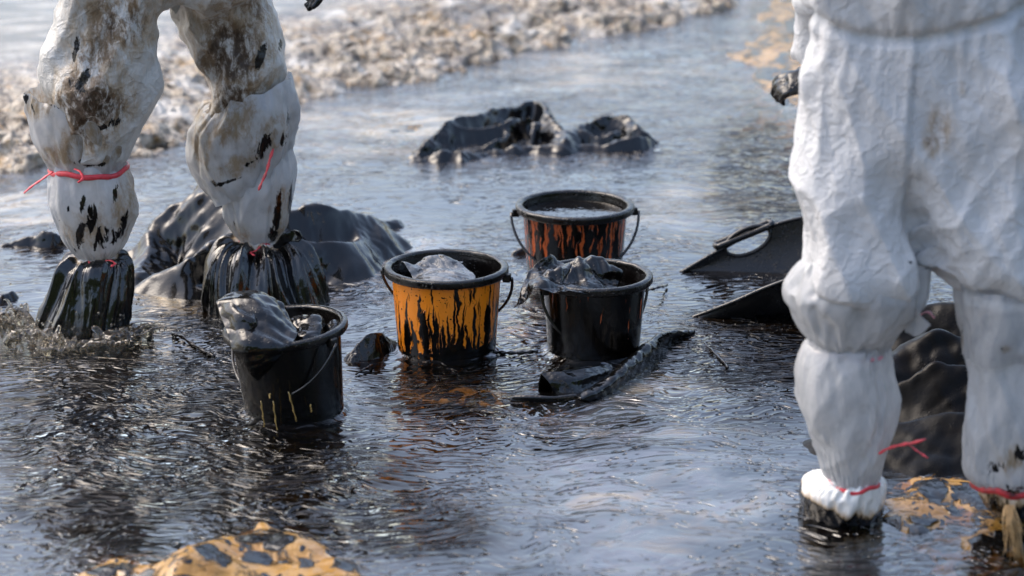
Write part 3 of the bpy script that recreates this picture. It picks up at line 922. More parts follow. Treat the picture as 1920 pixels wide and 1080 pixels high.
# right black bucket: stiff crumpled film, one corner sticking out on the left
Y = D.y
ctrl = [
    [atY(1020, 500, Y + .05), atY(1060, 505, Y + .06), atY(1090, 505, Y + .07), atY(1120, 510, Y + .07), atY(1150, 525, Y + .06)],
    [atY(1030, 482, Y + .02), atY(1046, 490, Y + .03), atY(1080, 498, Y + .04), atY(1118, 482, Y + .05), atY(1166, 512, Y + .05)],
    [atY(1000, 500, Y - .02), atY(1044, 500, Y - .01), atY(1088, 482, Y + .00), atY(1112, 520, Y + .01), atY(1160, 530, Y + .02)],
    [atY(985, 520, Y - .06), atY(1034, 510, Y - .06), atY(1086, 520, Y - .05), atY(1120, 530, Y - .03), atY(1150, 545, Y - .02)],
    [atY(978, 545, Y - .10), atY(1022, 534, Y - .12), atY(1066, 536, Y - .11), atY(1100, 545, Y - .09), atY(1120, 552, Y - .07)],
    [atY(972, 578, Y - .11), atY(1004, 548, Y - .135), atY(1044, 548, Y - .142), atY(1080, 552, Y - .138), atY(1104, 562, Y - .115)],
]
sheet('plastic_sheet', ctrl, 56, 48, OIL_FILM, 'crumpled black film stuffed in the right black bucket, one corner hanging out', 'plastic sheet', 0.016, 12, 33, 0.0012)
# ================================================================ PEOPLE
def stack(rows, Y, dr=0.95, step=9.0, ns=72, Yslope=0.0, exp=2.3, tilt=None, yshift=None):
    """rings of a garment: (photo row, left edge, right edge) at depth Y -> ring positions; returns grid + ring params"""
    rows = np.asarray(rows, float)
    n = max(6, int(abs(rows[-1, 0] - rows[0, 0]) / step))
    t = np.linspace(0, 1, n)
    src = np.linspace(0, 1, len(rows))
    R = catmull(rows, n)
    a = np.linspace(0, 2 * math.pi, ns, endpoint=False)
    ca, sa = np.cos(a), np.sin(a)
    rx = np.sign(ca) * np.abs(ca) ** (2 / exp)
    ry = np.sign(sa) * np.abs(sa) ** (2 / exp)
    V = []
    for k in range(n):
        y, xl, xr = R[k]
        Yk = Y + Yslope * t[k]
        dk = dr if np.isscalar(dr) else np.interp(t[k], np.linspace(0, 1, len(dr)), dr)
        sk = 0 if yshift is None else np.interp(t[k], np.linspace(0, 1, len(yshift)), yshift)
        L, Rr = atY(xl, y, Yk), atY(xr, y, Yk)
        c = (L + Rr) / 2
        w = (Rr - L).length / 2
        ring = np.stack([c.x + w * rx, Yk + sk - w * dk * ry, np.full(ns, c.z)], 1)
        if tilt is not None:
            tk = np.interp(t[k], np.linspace(0, 1, len(tilt)), tilt)
            ring[:, 2] += tk * rx
        V.append(ring)
    V = np.concatenate(V)
    return V, gridF(n, ns, True), np.tile(a, n), np.repeat(t, ns), n, ns
def capped(st):
    V, Fq, a, t, n, ns = st
    return V, [tuple(f) for f in Fq] + [tuple(range(ns))[::-1], tuple(range((n - 1) * ns, n * ns))]
def blobs(V, lst):
    px = proj(V)
    r = np.zeros(len(V))
    for cx, cy, rx, ry, rot, s in lst:
        c, s_ = math.cos(math.radians(rot)), math.sin(math.radians(rot))
        dx, dy = px[:, 0] - cx, px[:, 1] - cy
        u, v = (c * dx + s_ * dy) / rx, (-s_ * dx + c * dy) / ry
        r = np.maximum(r, s * np.exp(-(u * u + v * v) * 1.1))
    return r
def limb(pts, rad, ns=20, n=26):
    P = catmull([tuple(p) for p in pts], n)
    r = np.interp(np.linspace(0, 1, n), np.linspace(0, 1, len(rad)), rad)
    return tubeV(P, r, ns)
def suit_wrinkle(V, N, Fq, seed, waist=None, shear=0.5, groove=None, amt=1.0):
    """stiff non-woven fabric cut too large: it buckles into slanting folds, flat facets and sharp creases"""
    def waist_terms(V):
        if waist is None: return None
        zw, cx, cy = waist
        th = np.arctan2(V[:, 1] - cy, V[:, 0] - cx)
        zz = np.abs(V[:, 2] - zw(V))
        below = V[:, 2] < zw(V)
        c_ = np.stack([np.cos(th) * 3.4, np.sin(th) * 3.4, 0.9 * V[:, 2] + 3 + below], 1)
        pl = (1 - 2.4 * np.abs(pn(c_))) + 0.5 * (1 - 2.4 * np.abs(pn(c_ * 2.1 + 7)))
        reach = 0.06 + 0.16 * np.clip(pn(c_ * 0.6 + 20) + 0.5, 0, 1)
        return zz, pl, reach
    def folds(V, a1, a2):
        Q = V.copy(); Q[:, 0] += shear * V[:, 2]
        Q = Q * np.array([1, 1, 0.24]) + warp(V, 3, 0.04, seed)
        Q2 = V.copy(); Q2[:, 0] -= 0.8 * shear * V[:, 2]
        return a1 * crumple(Q, 4, 5.6, int(seed * 10) + 1, 0.7) + a2 * crumple(Q2 * np.array([1, 1, 0.42]), 5, 10.0, int(seed * 10) + 5)
    w = waist_terms(V)
    d, hs = folds(V, 0.013, 0.006), np.ones(len(V))
    if w is not None:
        d = d * (1 - 0.75 * np.exp(-w[0] / 0.05)) - 0.010 * np.exp(-w[0] / 0.05)
    X = relax(V, Fq, d, 0.06, 0.03, 40, 0.02, 0.010, 0.030, None, hs, 0.0, N)
    X, Fq = refine(X, Fq)
    X, Fq = refine(X, Fq)
    w = waist_terms(X)
    N = normals(X, Fq)
    Q = X.copy(); Q[:, 0] += shear * X[:, 2]
    Q2 = X.copy(); Q2[:, 0] -= 1.1 * shear * X[:, 2]
    mod = np.clip(0.75 + 1.3 * pn(X * 3.3 + seed), 0.15, 1.7)
    k = int(seed * 10)
    an = lambda P_, z: P_ * np.array([1, 1, z])
    d = 0.0150 * crumple(an(Q, 0.30) + warp(X, 3, 0.02, seed), 3, 5.5, k + 31, 0.75)
    d = d + 5.2 * facets(an(Q, 0.34), 0.088, k % 50) + 5.5 * mod * facets(an(Q2, 0.42), 0.048, k % 50 + 3)
    d = d - 4.5 * mod * facets(an(Q, 0.45) + 3.3, 0.034, k % 50 + 7) + 3.6 * mod * facets(an(X, 0.7), 0.018, k % 50 + 11)
    d = d * amt
    if w is not None:
        d = d * (1 - 0.7 * np.exp(-w[0] / 0.05)) + 0.0056 * w[1] * np.exp(-w[0] / w[2]) - 0.016 * np.exp(-(w[0] / 0.010) ** 2)
    if groove:
        G_ = np.array([tuple(atY(x, y, 3.8)) for x, y in groove])
        gx = np.interp(-X[:, 2], -G_[:, 2], G_[:, 0])
        top_, bot_ = G_[0, 2], G_[-1, 2]
        q = np.clip((top_ - X[:, 2]) / (top_ - bot_), 0, 1) * (X[:, 2] > bot_ - 0.02) * (N[:, 1] < 0.35)
        dx = np.abs(X[:, 0] - gx)
        d -= (0.006 * (q > 0) + 0.045 * sstep(0.45, 1.0, q)) * np.exp(-(dx / (0.005 + 0.005 * q)) ** 1.5)
    X = X + N * d[:, None]
    return X, Fq
def bag(name, st, mat, parent, seed, tie_top=False, tie_bot=True, pleats=17, pamp=0.006, camp=0.006, f=9, reach=0.28, attrs=None, top_wave=0.0, exv=0.01, exh=0.10, gather=0.45, dmax=0.03, kb=0.006, drape=False):
    """polythene bag: constant girth, so it gathers where it is tied in"""
    V, Fq, a, t, n, ns = st
    def hs_(V, n, ns):
        G = V.reshape(n, ns, 3)
        R = np.linalg.norm(G - G.mean(1, keepdims=True), axis=2).mean(1)
        return np.repeat(np.minimum((R.max() / R) ** gather, 1.8), ns)
    if drape:                                  # a gathered skirt: folds run straight down from the tie
        for _ in range(2): V, n, ns = upgrid(V, n, ns)
        Fq = gridF(n, ns, True)
        a = np.tile(np.linspace(0, 2 * math.pi, ns, endpoint=False), n); t = np.repeat(np.linspace(0, 1, n), ns)
        N = normals(V, Fq)
        k_ = pleats / 5.6
        aw = a + 0.22 * pn(np.stack([np.cos(a) * 1.5, np.sin(a) * 1.5, t * 1.6 + seed], 1))
        pl = lambda k, o: 0.6 - 2.2 * np.abs(pn(np.stack([np.cos(aw) * k, np.sin(aw) * k, t * 0.55 + seed * 3 + o], 1)))
        fall = sstep(0.0, 0.16, t) * (1 - 0.35 * sstep(0.5, 1.0, t))
        d = pamp * (pl(k_, 0) * fall + 0.48 * pl(k_ * 2.1, 5) * sstep(0, 0.08, t) * (1 - 0.6 * t) + 0.16 * pl(k_ * 4.6, 9) * (1 - 0.5 * t))
        d += camp * (0.5 * crumple(V * np.array([1, 1, 0.4]), 4, f, int(seed * 7) + 3) + 0.25 * crumple(V, 4, f * 3, int(seed * 7) + 4)) * sstep(0.1, 0.4, t)
        X = V + N * d[:, None]
        at_ = {k: v(X, t, a) for k, v in (attrs or {}).items()}
        return mk(name, X, Fq, mat, parent, attrs=at_)
    Q = V.copy(); Q[:, 0] += 0.35 * math.sin(seed * 5) * V[:, 2]
    g = np.zeros(len(V))
    if tie_bot: g = np.maximum(g, np.exp(-(1 - t) / 0.12))
    if tie_top: g = np.maximum(g, np.exp(-t / 0.12))
    d = camp * 2.4 * (1 - 0.8 * g) * crumple(Q * np.array([1, 1, 0.28]) + warp(V, 5, 0.04, seed), 4, f * 0.75, int(seed * 7) + 3)
    X = relax(V, Fq, d, exh, exv, 60, 0.015, kb, dmax)
    X, n, ns = upgrid(X, n, ns)
    Fq = gridF(n, ns, True)
    a = np.tile(np.linspace(0, 2 * math.pi, ns, endpoint=False), n); t = np.repeat(np.linspace(0, 1, n), ns)
    g = np.zeros(len(X))
    if tie_bot: g = np.maximum(g, np.exp(-(1 - t) / reach))
    if tie_top: g = np.maximum(g, 0.75 * np.exp(-t / (reach * 0.45)))
    k_ = pleats / 5.6
    c_ = np.stack([np.cos(a) * k_, np.sin(a) * k_, t * 1.1 + seed * 3], 1) + warp(X, 5, 0.25, seed)
    pl = 2.2 * np.abs(pn(c_)) - 0.55 + 0.55 * (2.2 * np.abs(pn(c_ * 2.3 + 11)) - 0.55)
    d = -pamp * 0.8 * pl * g ** 1.6 + camp * 0.6 * (1.1 - 0.55 * g) * crumple(X * np.array([1, 1, 0.45]), 5, f * 1.6, int(seed * 7) + 4)
    X = relax(X, Fq, d, 0.03, 0.005, 40, 0.02, 0.003, 0.02, None, 1 + (hs_(X, n, ns) - 1) * 0.5)
    X, n, ns = upgrid(X, n, ns)
    Fq = gridF(n, ns, True)
    a = np.tile(np.linspace(0, 2 * math.pi, ns, endpoint=False), n); t = np.repeat(np.linspace(0, 1, n), ns)
    g = np.zeros(len(X))
    if tie_bot: g = np.maximum(g, np.exp(-(1 - t) / reach))
    if tie_top: g = np.maximum(g, 0.75 * np.exp(-t / (reach * 0.45)))
    N = normals(X, Fq)
    c_ = np.stack([np.cos(a) * k_ * 1.7, np.sin(a) * k_ * 1.7, t * 1.6 + seed], 1)
    mod = np.clip(0.8 + 1.2 * pn(X * 5 + seed), 0.15, 1.7)
    Q = X.copy(); Q[:, 0] += 0.5 * math.cos(seed * 3) * X[:, 2]
    d = -pamp * 0.32 * (2.2 * np.abs(pn(c_)) - 0.55) * (0.0 + g ** 1.5) + camp * mod * (0.60 * crumple(Q * np.array([1, 1, 0.33]), 4, f * 1.3, int(seed * 9) + 1) + 0.34 * crumple(X * np.array([1, 1, 0.6]), 5, f * 3.0, int(seed * 9) + 2)) + camp * 0.07 * crumple(X, 3, f * 7, int(seed * 9) + 3)
    an = lambda P_, z: P_ * np.array([1, 1, z])
    d = 0.55 * d + mod * (5.5 * facets(an(Q, 0.30), 0.060, int(seed * 5) % 60) - 4.0 * facets(an(X, 0.35) + 1.7, 0.036, int(seed * 5) % 60 + 4) + 4.0 * facets(an(Q, 0.5), 0.020, int(seed * 5) % 60 + 8)) * (1 - 0.6 * g)
    X = X + N * d[:, None]
    if top_wave:
        X[:, 2] += top_wave * np.exp(-t / 0.22) * (np.sin(a * 3 + seed) * 0.5 + np.sin(a * 7 + 2 * seed) * 0.35 + pn(X * 18) * 0.8)
        X += warp(X, 11, top_wave * 0.8, seed) * np.exp(-t / 0.2)[:, None]
    at_ = {k: blobs(X, v) if isinstance(v, list) else v(X, t, a) for k, v in (attrs or {}).items()}
    at_.setdefault('dirt', np.zeros(len(X))); at_.setdefault('tar', np.zeros(len(X)))
    return mk(name, X, Fq, mat, parent, attrs=at_)
def tie(parent, Y, y, xl, xr, ends=(), dr=0.95, r=0.0042, mat=None, tilt=0.0):
    """raffia knotted round a leg; ends = photo polylines of its loose tails"""
    L, R = atY(xl, y, Y), atY(xr, y, Y)
    c, w = (L + R) / 2, (R - L).length / 2 * 1.05
    k = 40
    path = [(c.x + w * math.cos(2 * math.pi * i / k), Y - w * dr * math.sin(2 * math.pi * i / k), c.z + tilt * math.cos(2 * math.pi * i / k) + 0.004 * math.sin(2 * math.pi * i / k * 3 + y) + 0.002 * math.sin(2 * math.pi * i / k * 7)) for i in range(k)]
    o = tube('tie', path, r, mat or TIE, parent, 8, closed=True, flat=1.6)
    for pts, dy, rr in ends:
        P = catmull([tuple(atY(px_, py_, Y + dy - 0.012 * i)) for i, (px_, py_) in enumerate(pts)], 14)
        P += warp(P, 30, 0.002)
        rad = rr * (1 + 0.35 * np.sin(np.arange(14) * 1.9 + y))
        rad[-1] *= 0.6
        tube('tail', P, rad, mat or TIE, o, 7, flat=0.45)
    return o
def hand(name, root, fwd, palm_n, parent, mat, curl=0.6, s=1.0):
    """gloved hand: palm, four unequal bent fingers, thumb from the side of the palm"""
    f = Vector(fwd).normalized(); nn = Vector(palm_n); nn = (nn - f * nn.dot(f)).normalized(); side = f.cross(nn)
    root = Vector(root)
    Vs, Fs = [], []
    V, Fc = tubeV([root + f * d * s for d in (-0.05, -0.015, 0.03, 0.07, 0.092)], [0.028 * s, 0.028 * s, 0.038 * s, 0.040 * s, 0.034 * s], 16, flat=0.5)
    # orient the flat side along the palm normal
    P = np.array(V)
    rel = P - np.array(root)
    along = rel @ np.array(f)
    ctr = np.array(root) + along[:, None] * np.array(f)
    q = P - ctr
    r_ = np.linalg.norm(q, axis=1)
    k = np.tile(np.linspace(0, 2 * math.pi, 16, endpoint=False), 5)
    base_r = np.repeat([0.028, 0.028, 0.038, 0.040, 0.034], 16) * s
    P = ctr + base_r[:, None] * (np.cos(k)[:, None] * np.array(side) + 0.42 * np.sin(k)[:, None] * np.array(nn))
    Vs.append(P); Fs.append(Fc)
    for j, (off, ln) in enumerate(((-0.030, 0.070), (-0.010, 0.080), (0.011, 0.074), (0.030, 0.058))):
        p = root + f * 0.078 * s + side * off * s
        pts, d, ang = [p], f.copy(), curl * 0.35
        for seg in (0.42, 0.32, 0.26):
            d = (f * math.cos(ang) + nn * math.sin(ang) + side * off * 1.6).normalized()
            p = p + d * ln * seg * s
            pts.append(p)
            ang += curl * (0.55 + 0.08 * j)
        V, Fc = limb(pts, [0.0105 * s, 0.0098 * s, 0.0090 * s, 0.0070 * s], 10, 14)
        Vs.append(V); Fs.append(Fc)
    p = root + f * 0.015 * s + side * -0.030 * s
    pts = [p, p + (f * 0.5 - side * 0.75 + nn * 0.3).normalized() * 0.036 * s, p + (f * 0.72 - side * 0.6 + nn * 0.45).normalized() * 0.07 * s]
    V, Fc = limb(pts, [0.014 * s, 0.0115 * s, 0.0085 * s], 10, 10)
    Vs.append(V); Fs.append(Fc)
    V, N, Fq = remeshed(Vs, Fs, 0.0042, 3)
    V = V + N * (0.0012 * fbm(V * 60, 2))[:, None]
    return mk(name, V, Fq, mat, parent)

# ---------------------------------------------------------------- worker on the left, facing the camera
YL, YR, YB = 5.12, 5.30, 5.21
W1 = thing('person', 'worker facing us in white coverall smeared brown with oil, black bags over both boots', 'person', (atY(300, 600, YB).x, YB, 0))
Vs, Fs = [], []
for st in (
    stack([(-110, 120, 312), (-50, 122, 316), (0, 118, 312), (50, 108, 300), (100, 96, 297), (150, 82, 290), (180, 86, 278), (220, 95, 257), (260, 105, 240), (300, 110, 232)], YL, 0.9, Yslope=-0.02),
    stack([(-110, 322, 495), (-50, 322, 498), (0, 334, 502), (40, 346, 522), (80, 358, 531), (120, 368, 531), (160, 383, 522), (200, 393, 522), (250, 388, 530), (290, 398, 538)], YR, 0.9),
    stack([(6, 190, 440), (-8, 140, 485), (-40, 120, 498), (-90, 122, 496), (-140, 130, 488), (-190, 148, 472), (-240, 140, 480), (-320, 130, 490), (-420, 122, 498), (-490, 132, 488), (-515, 175, 445), (-535, 235, 385)], YB, 0.62, exp=2.5),
    stack([(-505, 268, 352), (-550, 262, 358), (-590, 246, 374), (-640, 240, 380), (-690, 256, 364), (-722, 290, 330)], YB - 0.01, 1.1, exp=2.0),
): 
    v, f_ = capped(st); Vs.append(v); Fs.append(f_)
sc_ = lambda x, y, Y: atY(x, y, Y)
v, f_ = limb([sc_(150, -480, YB), sc_(95, -360, YB), sc_(70, -240, YB - .02), sc_(95, -190, YB - .12), sc_(140, -165, YB - .20)], [0.085, 0.075, 0.066, 0.055, 0.046]); Vs.append(v); Fs.append(f_)
v, f_ = limb([sc_(470, -480, YB), sc_(530, -370, YB), sc_(575, -250, YB - .02), sc_(595, -160, YB - .06), sc_(602, -110, YB - .10)], [0.085, 0.075, 0.066, 0.055, 0.046]); Vs.append(v); Fs.append(f_)
V, N, Fq = remeshed(Vs, Fs, 0.022, 4)
V, Fq = suit_wrinkle(V, N, Fq, 2.3, None, -0.6, None, 0.85)
dirt = [(180, 110, 70, 120, 10, .8), (430, 110, 90, 130, 0, 1.0), (170, 215, 70, 60, 0, 1.2), (215, 40, 80, 60, 0, 1.05), (440, 100, 70, 80, 0, 1.5), (175, 200, 70, 50, 0, 1.5), (440, 180, 60, 40, 0, 1.4), (150, 160, 40, 40, 0, .95), (200, 60, 55, 70, 20, .75), (180, 210, 60, 60, 30, 1.0), (215, 20, 90, 40, 0, .8), (150, 250, 55, 40, 0, .9), (430, 90, 75, 90, 10, 1.0), (460, 150, 60, 60, 0, .95), (480, 20, 60, 50, 0, .75), (440, 200, 60, 60, 0, .95), (400, 60, 50, 50, 0, .75), (300, -60, 160, 80, 0, .7), (300, -250, 160, 120, 0, .55)]
tar = [(140, 100, 7, 34, 12, 1.0), (158, 148, 12, 26, 20, 1.0), (150, 165, 34, 14, 25, .8), (487, 110, 12, 46, 22, .95), (200, 235, 50, 14, -20, .85), (525, 85, 6, 20, 15, .9)]
suit = mk('coverall', V, Fq, SUIT_DIRTY, W1, attrs=dict(dirt=blobs(V, dirt), tar=blobs(V, tar)))
flap = patch([[atY(x, y, YB - .06) for x, y in r] for r in (((300, -14), (320, -14), (345, -12)), ((312, 4), (322, 6), (340, 2)), ((326, 22), (330, 26), (336, 18)))], 10, 10)
solid(mk('zip_flap', flap[0], flap[1], SUIT_DIRTY, W1, attrs=dict(dirt=np.zeros(100), tar=np.zeros(100))), 0.002)
hand('glove', sc_(603, -104, YB - .10), (-0.02, -0.12, -1), (-1, -0.3, 0.1), W1, OIL_FILM, 0.55, 1.0)
hand('glove', sc_(150, -150, YB - .22), (0.3, -0.35, -0.8), (1, 0.2, 0.2), W1, OIL_FILM, 0.7, 1.0)

st = stack([(184, 42, 222), (205, 50, 244), (235, 60, 248), (265, 71, 242), (292, 84, 238), (308, 95, 234), (318, 100, 232)], YL, 0.85, 12, 44, tilt=(-0.012, 0, 0))
kb = bag('knee_bag', st, BAG, W1, 1.3, tie_bot=True, pamp=0.005, camp=0.010, f=10, top_wave=0.016, attrs=dict(
    dirt=[(180, 270, 100, 55, -10, 1.15), (70, 200, 50, 40, 0, .9), (120, 290, 70, 30, 0, 1.0), (200, 240, 70, 45, 0, 1.15)],
    tar=[(165, 305, 45, 9, 5, .95), (50, 185, 12, 12, 0, .8), (62, 205, 4, 22, -20, .85), (105, 200, 20, 6, 20, .7), (125, 215, 8, 14, 0, .8), (200, 275, 6, 24, 0, .8), (100, 283, 8, 10, 0, .6)]))
tie(kb, YL, 316, 97, 236, ends=(([(100, 322), (80, 336), (62, 348), (45, 363)], -.10, .0042), ([(140, 318), (150, 322), (156, 334), (146, 342)], -.11, .0032)), mat=TIE)
st = stack([(302, 96, 232), (318, 92, 240), (345, 90, 250), (380, 93, 253), (420, 108, 246), (450, 122, 236), (475, 142, 220), (487, 153, 206)], YL, 0.85, 12, 44)
sb = bag('shin_bag', st, BAG, W1, 4.1, tie_top=True, pamp=0.006, camp=0.005, attrs=dict(
    dirt=[(235, 380, 30, 90, 8, 1.0), (170, 430, 50, 60, 0, .8), (130, 440, 24, 50, -20, .7), (170, 330, 60, 20, 0, .6)],
    tar=[(172, 405, 11, 40, 5, 1.05), (155, 380, 6, 30, 5, .95), (150, 440, 12, 34, 5, .9), (182, 450, 7, 40, 15, .9), (128, 392, 6, 9, 0, .95), (216, 360, 7, 26, 5, .8), (205, 440, 24, 36, 30, .75), (232, 420, 14, 40, 15, .8), (110, 415, 4, 4, 0, .8), (140, 470, 8, 14, 0, .7)]))
tie(sb, YL, 488, 150, 208, ends=(([(196, 489), (206, 488), (216, 494), (208, 500)], -.06, .0028), ([(166, 490), (172, 500), (168, 508)], -.06, .0026)), mat=TIE)
cov = lambda lo, hi, z1: (lambda V, t, a: np.clip(lo + (hi - lo) * sstep(0, z1, t), 0, 2))
st = stack([(480, 152, 208), (486, 132, 232), (496, 116, 240), (520, 108, 241), (550, 100, 240), (585, 86, 238), (615, 78, 236), (645, 72, 236)], YL, 1.0, 10, 56, yshift=(0, 0, -.01, -.02, -.03, -.03))
bc = bag('boot_cover', st, COVER, W1, 6.2, tie_top=True, tie_bot=False, drape=True, pleats=11, pamp=0.020, camp=0.006, f=7, reach=1.1, exv=0.0, exh=0.20, dmax=0.035, gather=0.6, attrs=dict(tar=cov(0.20, 0.95, 0.20)))

st = stack([(172, 388, 545), (205, 366, 556), (245, 358, 557), (285, 362, 552), (318, 378, 545), (345, 402, 538)], YR, 0.85, 12, 44, tilt=(0.035, 0.03, 0.035, 0.045))
kb = bag('knee_bag', st, BAG, W1, 8.4, tie_bot=False, pamp=0.003, camp=0.011, f=9, top_wave=0.014, attrs=dict(
    dirt=[(430, 200, 70, 45, 20, 1.1), (378, 260, 24, 90, -8, 1.1), (450, 310, 80, 30, -25, .9), (510, 250, 40, 50, 20, 1.0), (440, 240, 70, 50, 0, .85)],
    tar=[(493, 275, 16, 38, 30, 1.0), (470, 305, 24, 6, -30, .9), (430, 340, 50, 5, -18, .85), (530, 265, 9, 26, 15, .8), (540, 220, 5, 40, 0, .7), (400, 342, 14, 5, 20, .8)]))
tie(kb, YR, 300, 430, 530, ends=(([(512, 280), (506, 300), (500, 320), (492, 340), (485, 357)], -.13, .0040),), mat=TIE_OILY, tilt=0.03)
st = stack([(278, 415, 546), (310, 411, 550), (345, 412, 550), (380, 420, 547), (420, 432, 538), (445, 447, 522), (457, 456, 512)], YR, 0.85, 12, 44)
sb = bag('shin_bag', st, BAG, W1, 9.7, tie_top=True, pamp=0.005, camp=0.005, attrs=dict(
    dirt=[(450, 435, 40, 26, 0, .8), (530, 400, 30, 70, 10, .95)],
    tar=[(520, 400, 9, 60, 6, 1.0), (545, 375, 6, 50, 4, .95), (512, 440, 16, 20, 20, .95), (440, 420, 5, 12, 0, .7), (485, 400, 3, 4, 0, .7)]))
tie(sb, YR, 457, 452, 516, ends=(([(488, 462), (480, 470), (470, 474), (478, 480)], -.06, .0026), ([(492, 462), (490, 474), (486, 484)], -.06, .0026)), mat=TIE)
st = stack([(450, 455, 513), (457, 424, 552), (470, 408, 574), (500, 396, 590), (535, 392, 602), (565, 392, 610), (590, 394, 616)], YR, 0.95, 10, 60, yshift=(0, 0, -.01, -.02, -.03, -.03))
bag('boot_cover', st, COVER, W1, 11.5, tie_top=True, tie_bot=False, drape=True, pleats=13, pamp=0.026, camp=0.008, f=7, reach=1.2, exv=0.0, exh=0.22, dmax=0.04, gather=0.6, attrs=dict(tar=cov(0.22, 0.95, 0.22)))
kn = patch([[atY(x, y, YR - .07 - .01 * i) for i, (x, y) in enumerate(r)] for r in (((512, 458), (530, 442), (552, 434), (562, 432)), ((512, 462), (532, 452), (552, 446), (563, 444)), ((514, 466), (532, 462), (550, 456), (560, 456)))], 24, 14)
kn0 = kn[0] + warp(kn[0], 30, 0.008)
solid(mk('knot', kn0, kn[1], BLACK_BAG, W1), 0.003)

# ---------------------------------------------------------------- worker on the right, back to the camera
YA, YC, YT = 3.90, 3.865, 3.88
W2 = thing('person', 'worker seen from behind in clean white coverall with elastic waist and milky shin bags', 'person', (atY(1730, 900, YT).x, YT, 0))
Vs, Fs = [], []
for st in (
    stack([(150, 1502, 1722), (220, 1500, 1716), (300, 1500, 1712), (350, 1504, 1710), (400, 1508, 1718), (440, 1510, 1736), (480, 1506, 1752), (510, 1500, 1746), (535, 1505, 1720), (552, 1530, 1690)], YA, 0.98, exp=3.4),
    stack([(150, 1714, 1955), (220, 1713, 1960), (300, 1715, 1962), (350, 1718, 1964), (400, 1727, 1966), (450, 1750, 1972), (500, 1768, 1976), (530, 1782, 1972), (552, 1805, 1950)], YC, 0.82, exp=3.4),
    stack([(418, 1694, 1738), (385, 1650, 1790), (345, 1570, 1880), (300, 1516, 1940), (250, 1506, 1954), (200, 1500, 1956), (150, 1499, 1950), (110, 1510, 1938), (80, 1524, 1925), (50, 1522, 1925), (0, 1504, 1938), (-80, 1494, 1948), (-200, 1490, 1955), (-330, 1486, 1960), (-420, 1500, 1945), (-455, 1560, 1885), (-480, 1650, 1795)], YT, (0.5, 0.44, 0.44, 0.46, 0.5, 0.55, 0.55), exp=2.6),
    stack([(-440, 1672, 1778), (-500, 1664, 1786), (-560, 1645, 1805), (-630, 1640, 1810), (-690, 1660, 1790), (-725, 1700, 1750)], YT + .01, 1.1, exp=2.0),
):
    v, f_ = capped(st); Vs.append(v); Fs.append(f_)
v, f_ = limb([sc_(1520, -400, YT), sc_(1520, -260, YT + .06), sc_(1540, -100, YT + .18), sc_(1540, 20, YT + .30), sc_(1522, 120, YT + .34)], [0.085, 0.075, 0.066, 0.052, 0.044]); Vs.append(v); Fs.append(f_)
v, f_ = limb([sc_(1935, -400, YT), sc_(1975, -250, YT + .0), sc_(1985, -80, YT + .02), sc_(1975, 40, YT + .02), sc_(1955, 150, YT + .03)], [0.085, 0.080, 0.074, 0.066, 0.055]); Vs.append(v); Fs.append(f_)
V, N, Fq = remeshed(Vs, Fs, 0.020, 4)
wl_x = np.array([atY(x, 60, YT).x for x in (1500, 1600, 1650, 1750, 1850, 1950)])
wl_z = np.array([atY(x, y, YT - .1).z for x, y in ((1500, 38), (1600, 76), (1650, 80), (1750, 70), (1850, 42), (1950, 5))])
wz = lambda V: np.interp(V[:, 0], wl_x, wl_z)
V, Fq = suit_wrinkle(V, N, Fq, 5.7, (wz, atY(1725, 70, YT).x, YT), 0.45, [(1716, 120), (1712, 200), (1706, 300), (1710, 380), (1732, 450), (1752, 500), (1758, 540)], 1.0)
suit = mk('coverall', V, Fq, SUIT_CLEAN, W2, attrs=dict(
    dirt=blobs(V, [(1765, 240, 26, 44, 10, .62), (1750, 265, 20, 30, 0, .60), (1800, 165, 16, 22, 0, .25)]),
    tar=blobs(V, [(1708, 492, 7, 7, 0, .75), (1685, 505, 5, 4, 0, .7), (1668, 530, 6, 4, 0, .7), (1900, 520, 7, 5, 0, .7), (1880, 462, 9, 3, 30, .65)])))
hand('glove', sc_(1550, 148, YT + .35), (-0.93, 0.05, -0.1), (0.1, 0.5, -0.8), W2, OIL_FILM, 1.0, 0.80)
hand('glove', sc_(1950, 172, YT + .03), (-0.05, 0.05, -1), (-1, 0, 0), W2, OIL_FILM, 0.6, 0.95)

st = stack([(490, 1512, 1738), (515, 1490, 1736), (540, 1475, 1732), (562, 1475, 1722), (590, 1487, 1704), (620, 1506, 1682), (642, 1526, 1664), (656, 1538, 1656)], YA, 0.9, 14, 48)
kb = bag('knee_bag', st, BAG, W2, 13.1, pamp=0.006, camp=0.012, f=11, top_wave=0.01, attrs=dict(tar=[(1640, 580, 5, 8, 0, .6), (1690, 542, 12, 4, 0, .55)], dirt=[(1690, 545, 40, 12, 0, .4)]))
tie(kb, YA, 655, 1532, 1658, mat=simple('pink_raffia', (0.72, 0.30, 0.34), 0.4), r=.0028, ends=(([(1650, 640), (1690, 615), (1735, 585), (1752, 596)], .02, .0035),))
fl = patch([[atY(x, y, YA - .05 - .012 * i) for i, (x, y) in enumerate(r)] for r in (
    ((1672, 536), (1690, 530), (1706, 530)), ((1690, 560), (1708, 552), (1722, 556)), ((1692, 590), (1714, 586), (1730, 585)), ((1696, 622), (1720, 626), (1744, 606)))], 24, 40)
fv = fl[0] + warp(fl[0], 16, 0.012) + (normals(*fl) * (0.004 * crumple(fl[0], 5, 16, 8))[:, None])
solid(mk('bag_corner', fv, fl[1], BAG_THIN, kb, attrs=dict(dirt=blobs(fv, [(1700, 545, 26, 12, 0, .5)]), tar=blobs(fv, [(1690, 540, 10, 4, 0, .6)]))), 0.001)
st = stack([(632, 1540, 1655), (648, 1514, 1662), (680, 1500, 1668), (725, 1497, 1677), (780, 1509, 1677), (830, 1530, 1667), (870, 1545, 1655), (895, 1553, 1647), (906, 1557, 1643)], YA, 0.9, 14, 48)
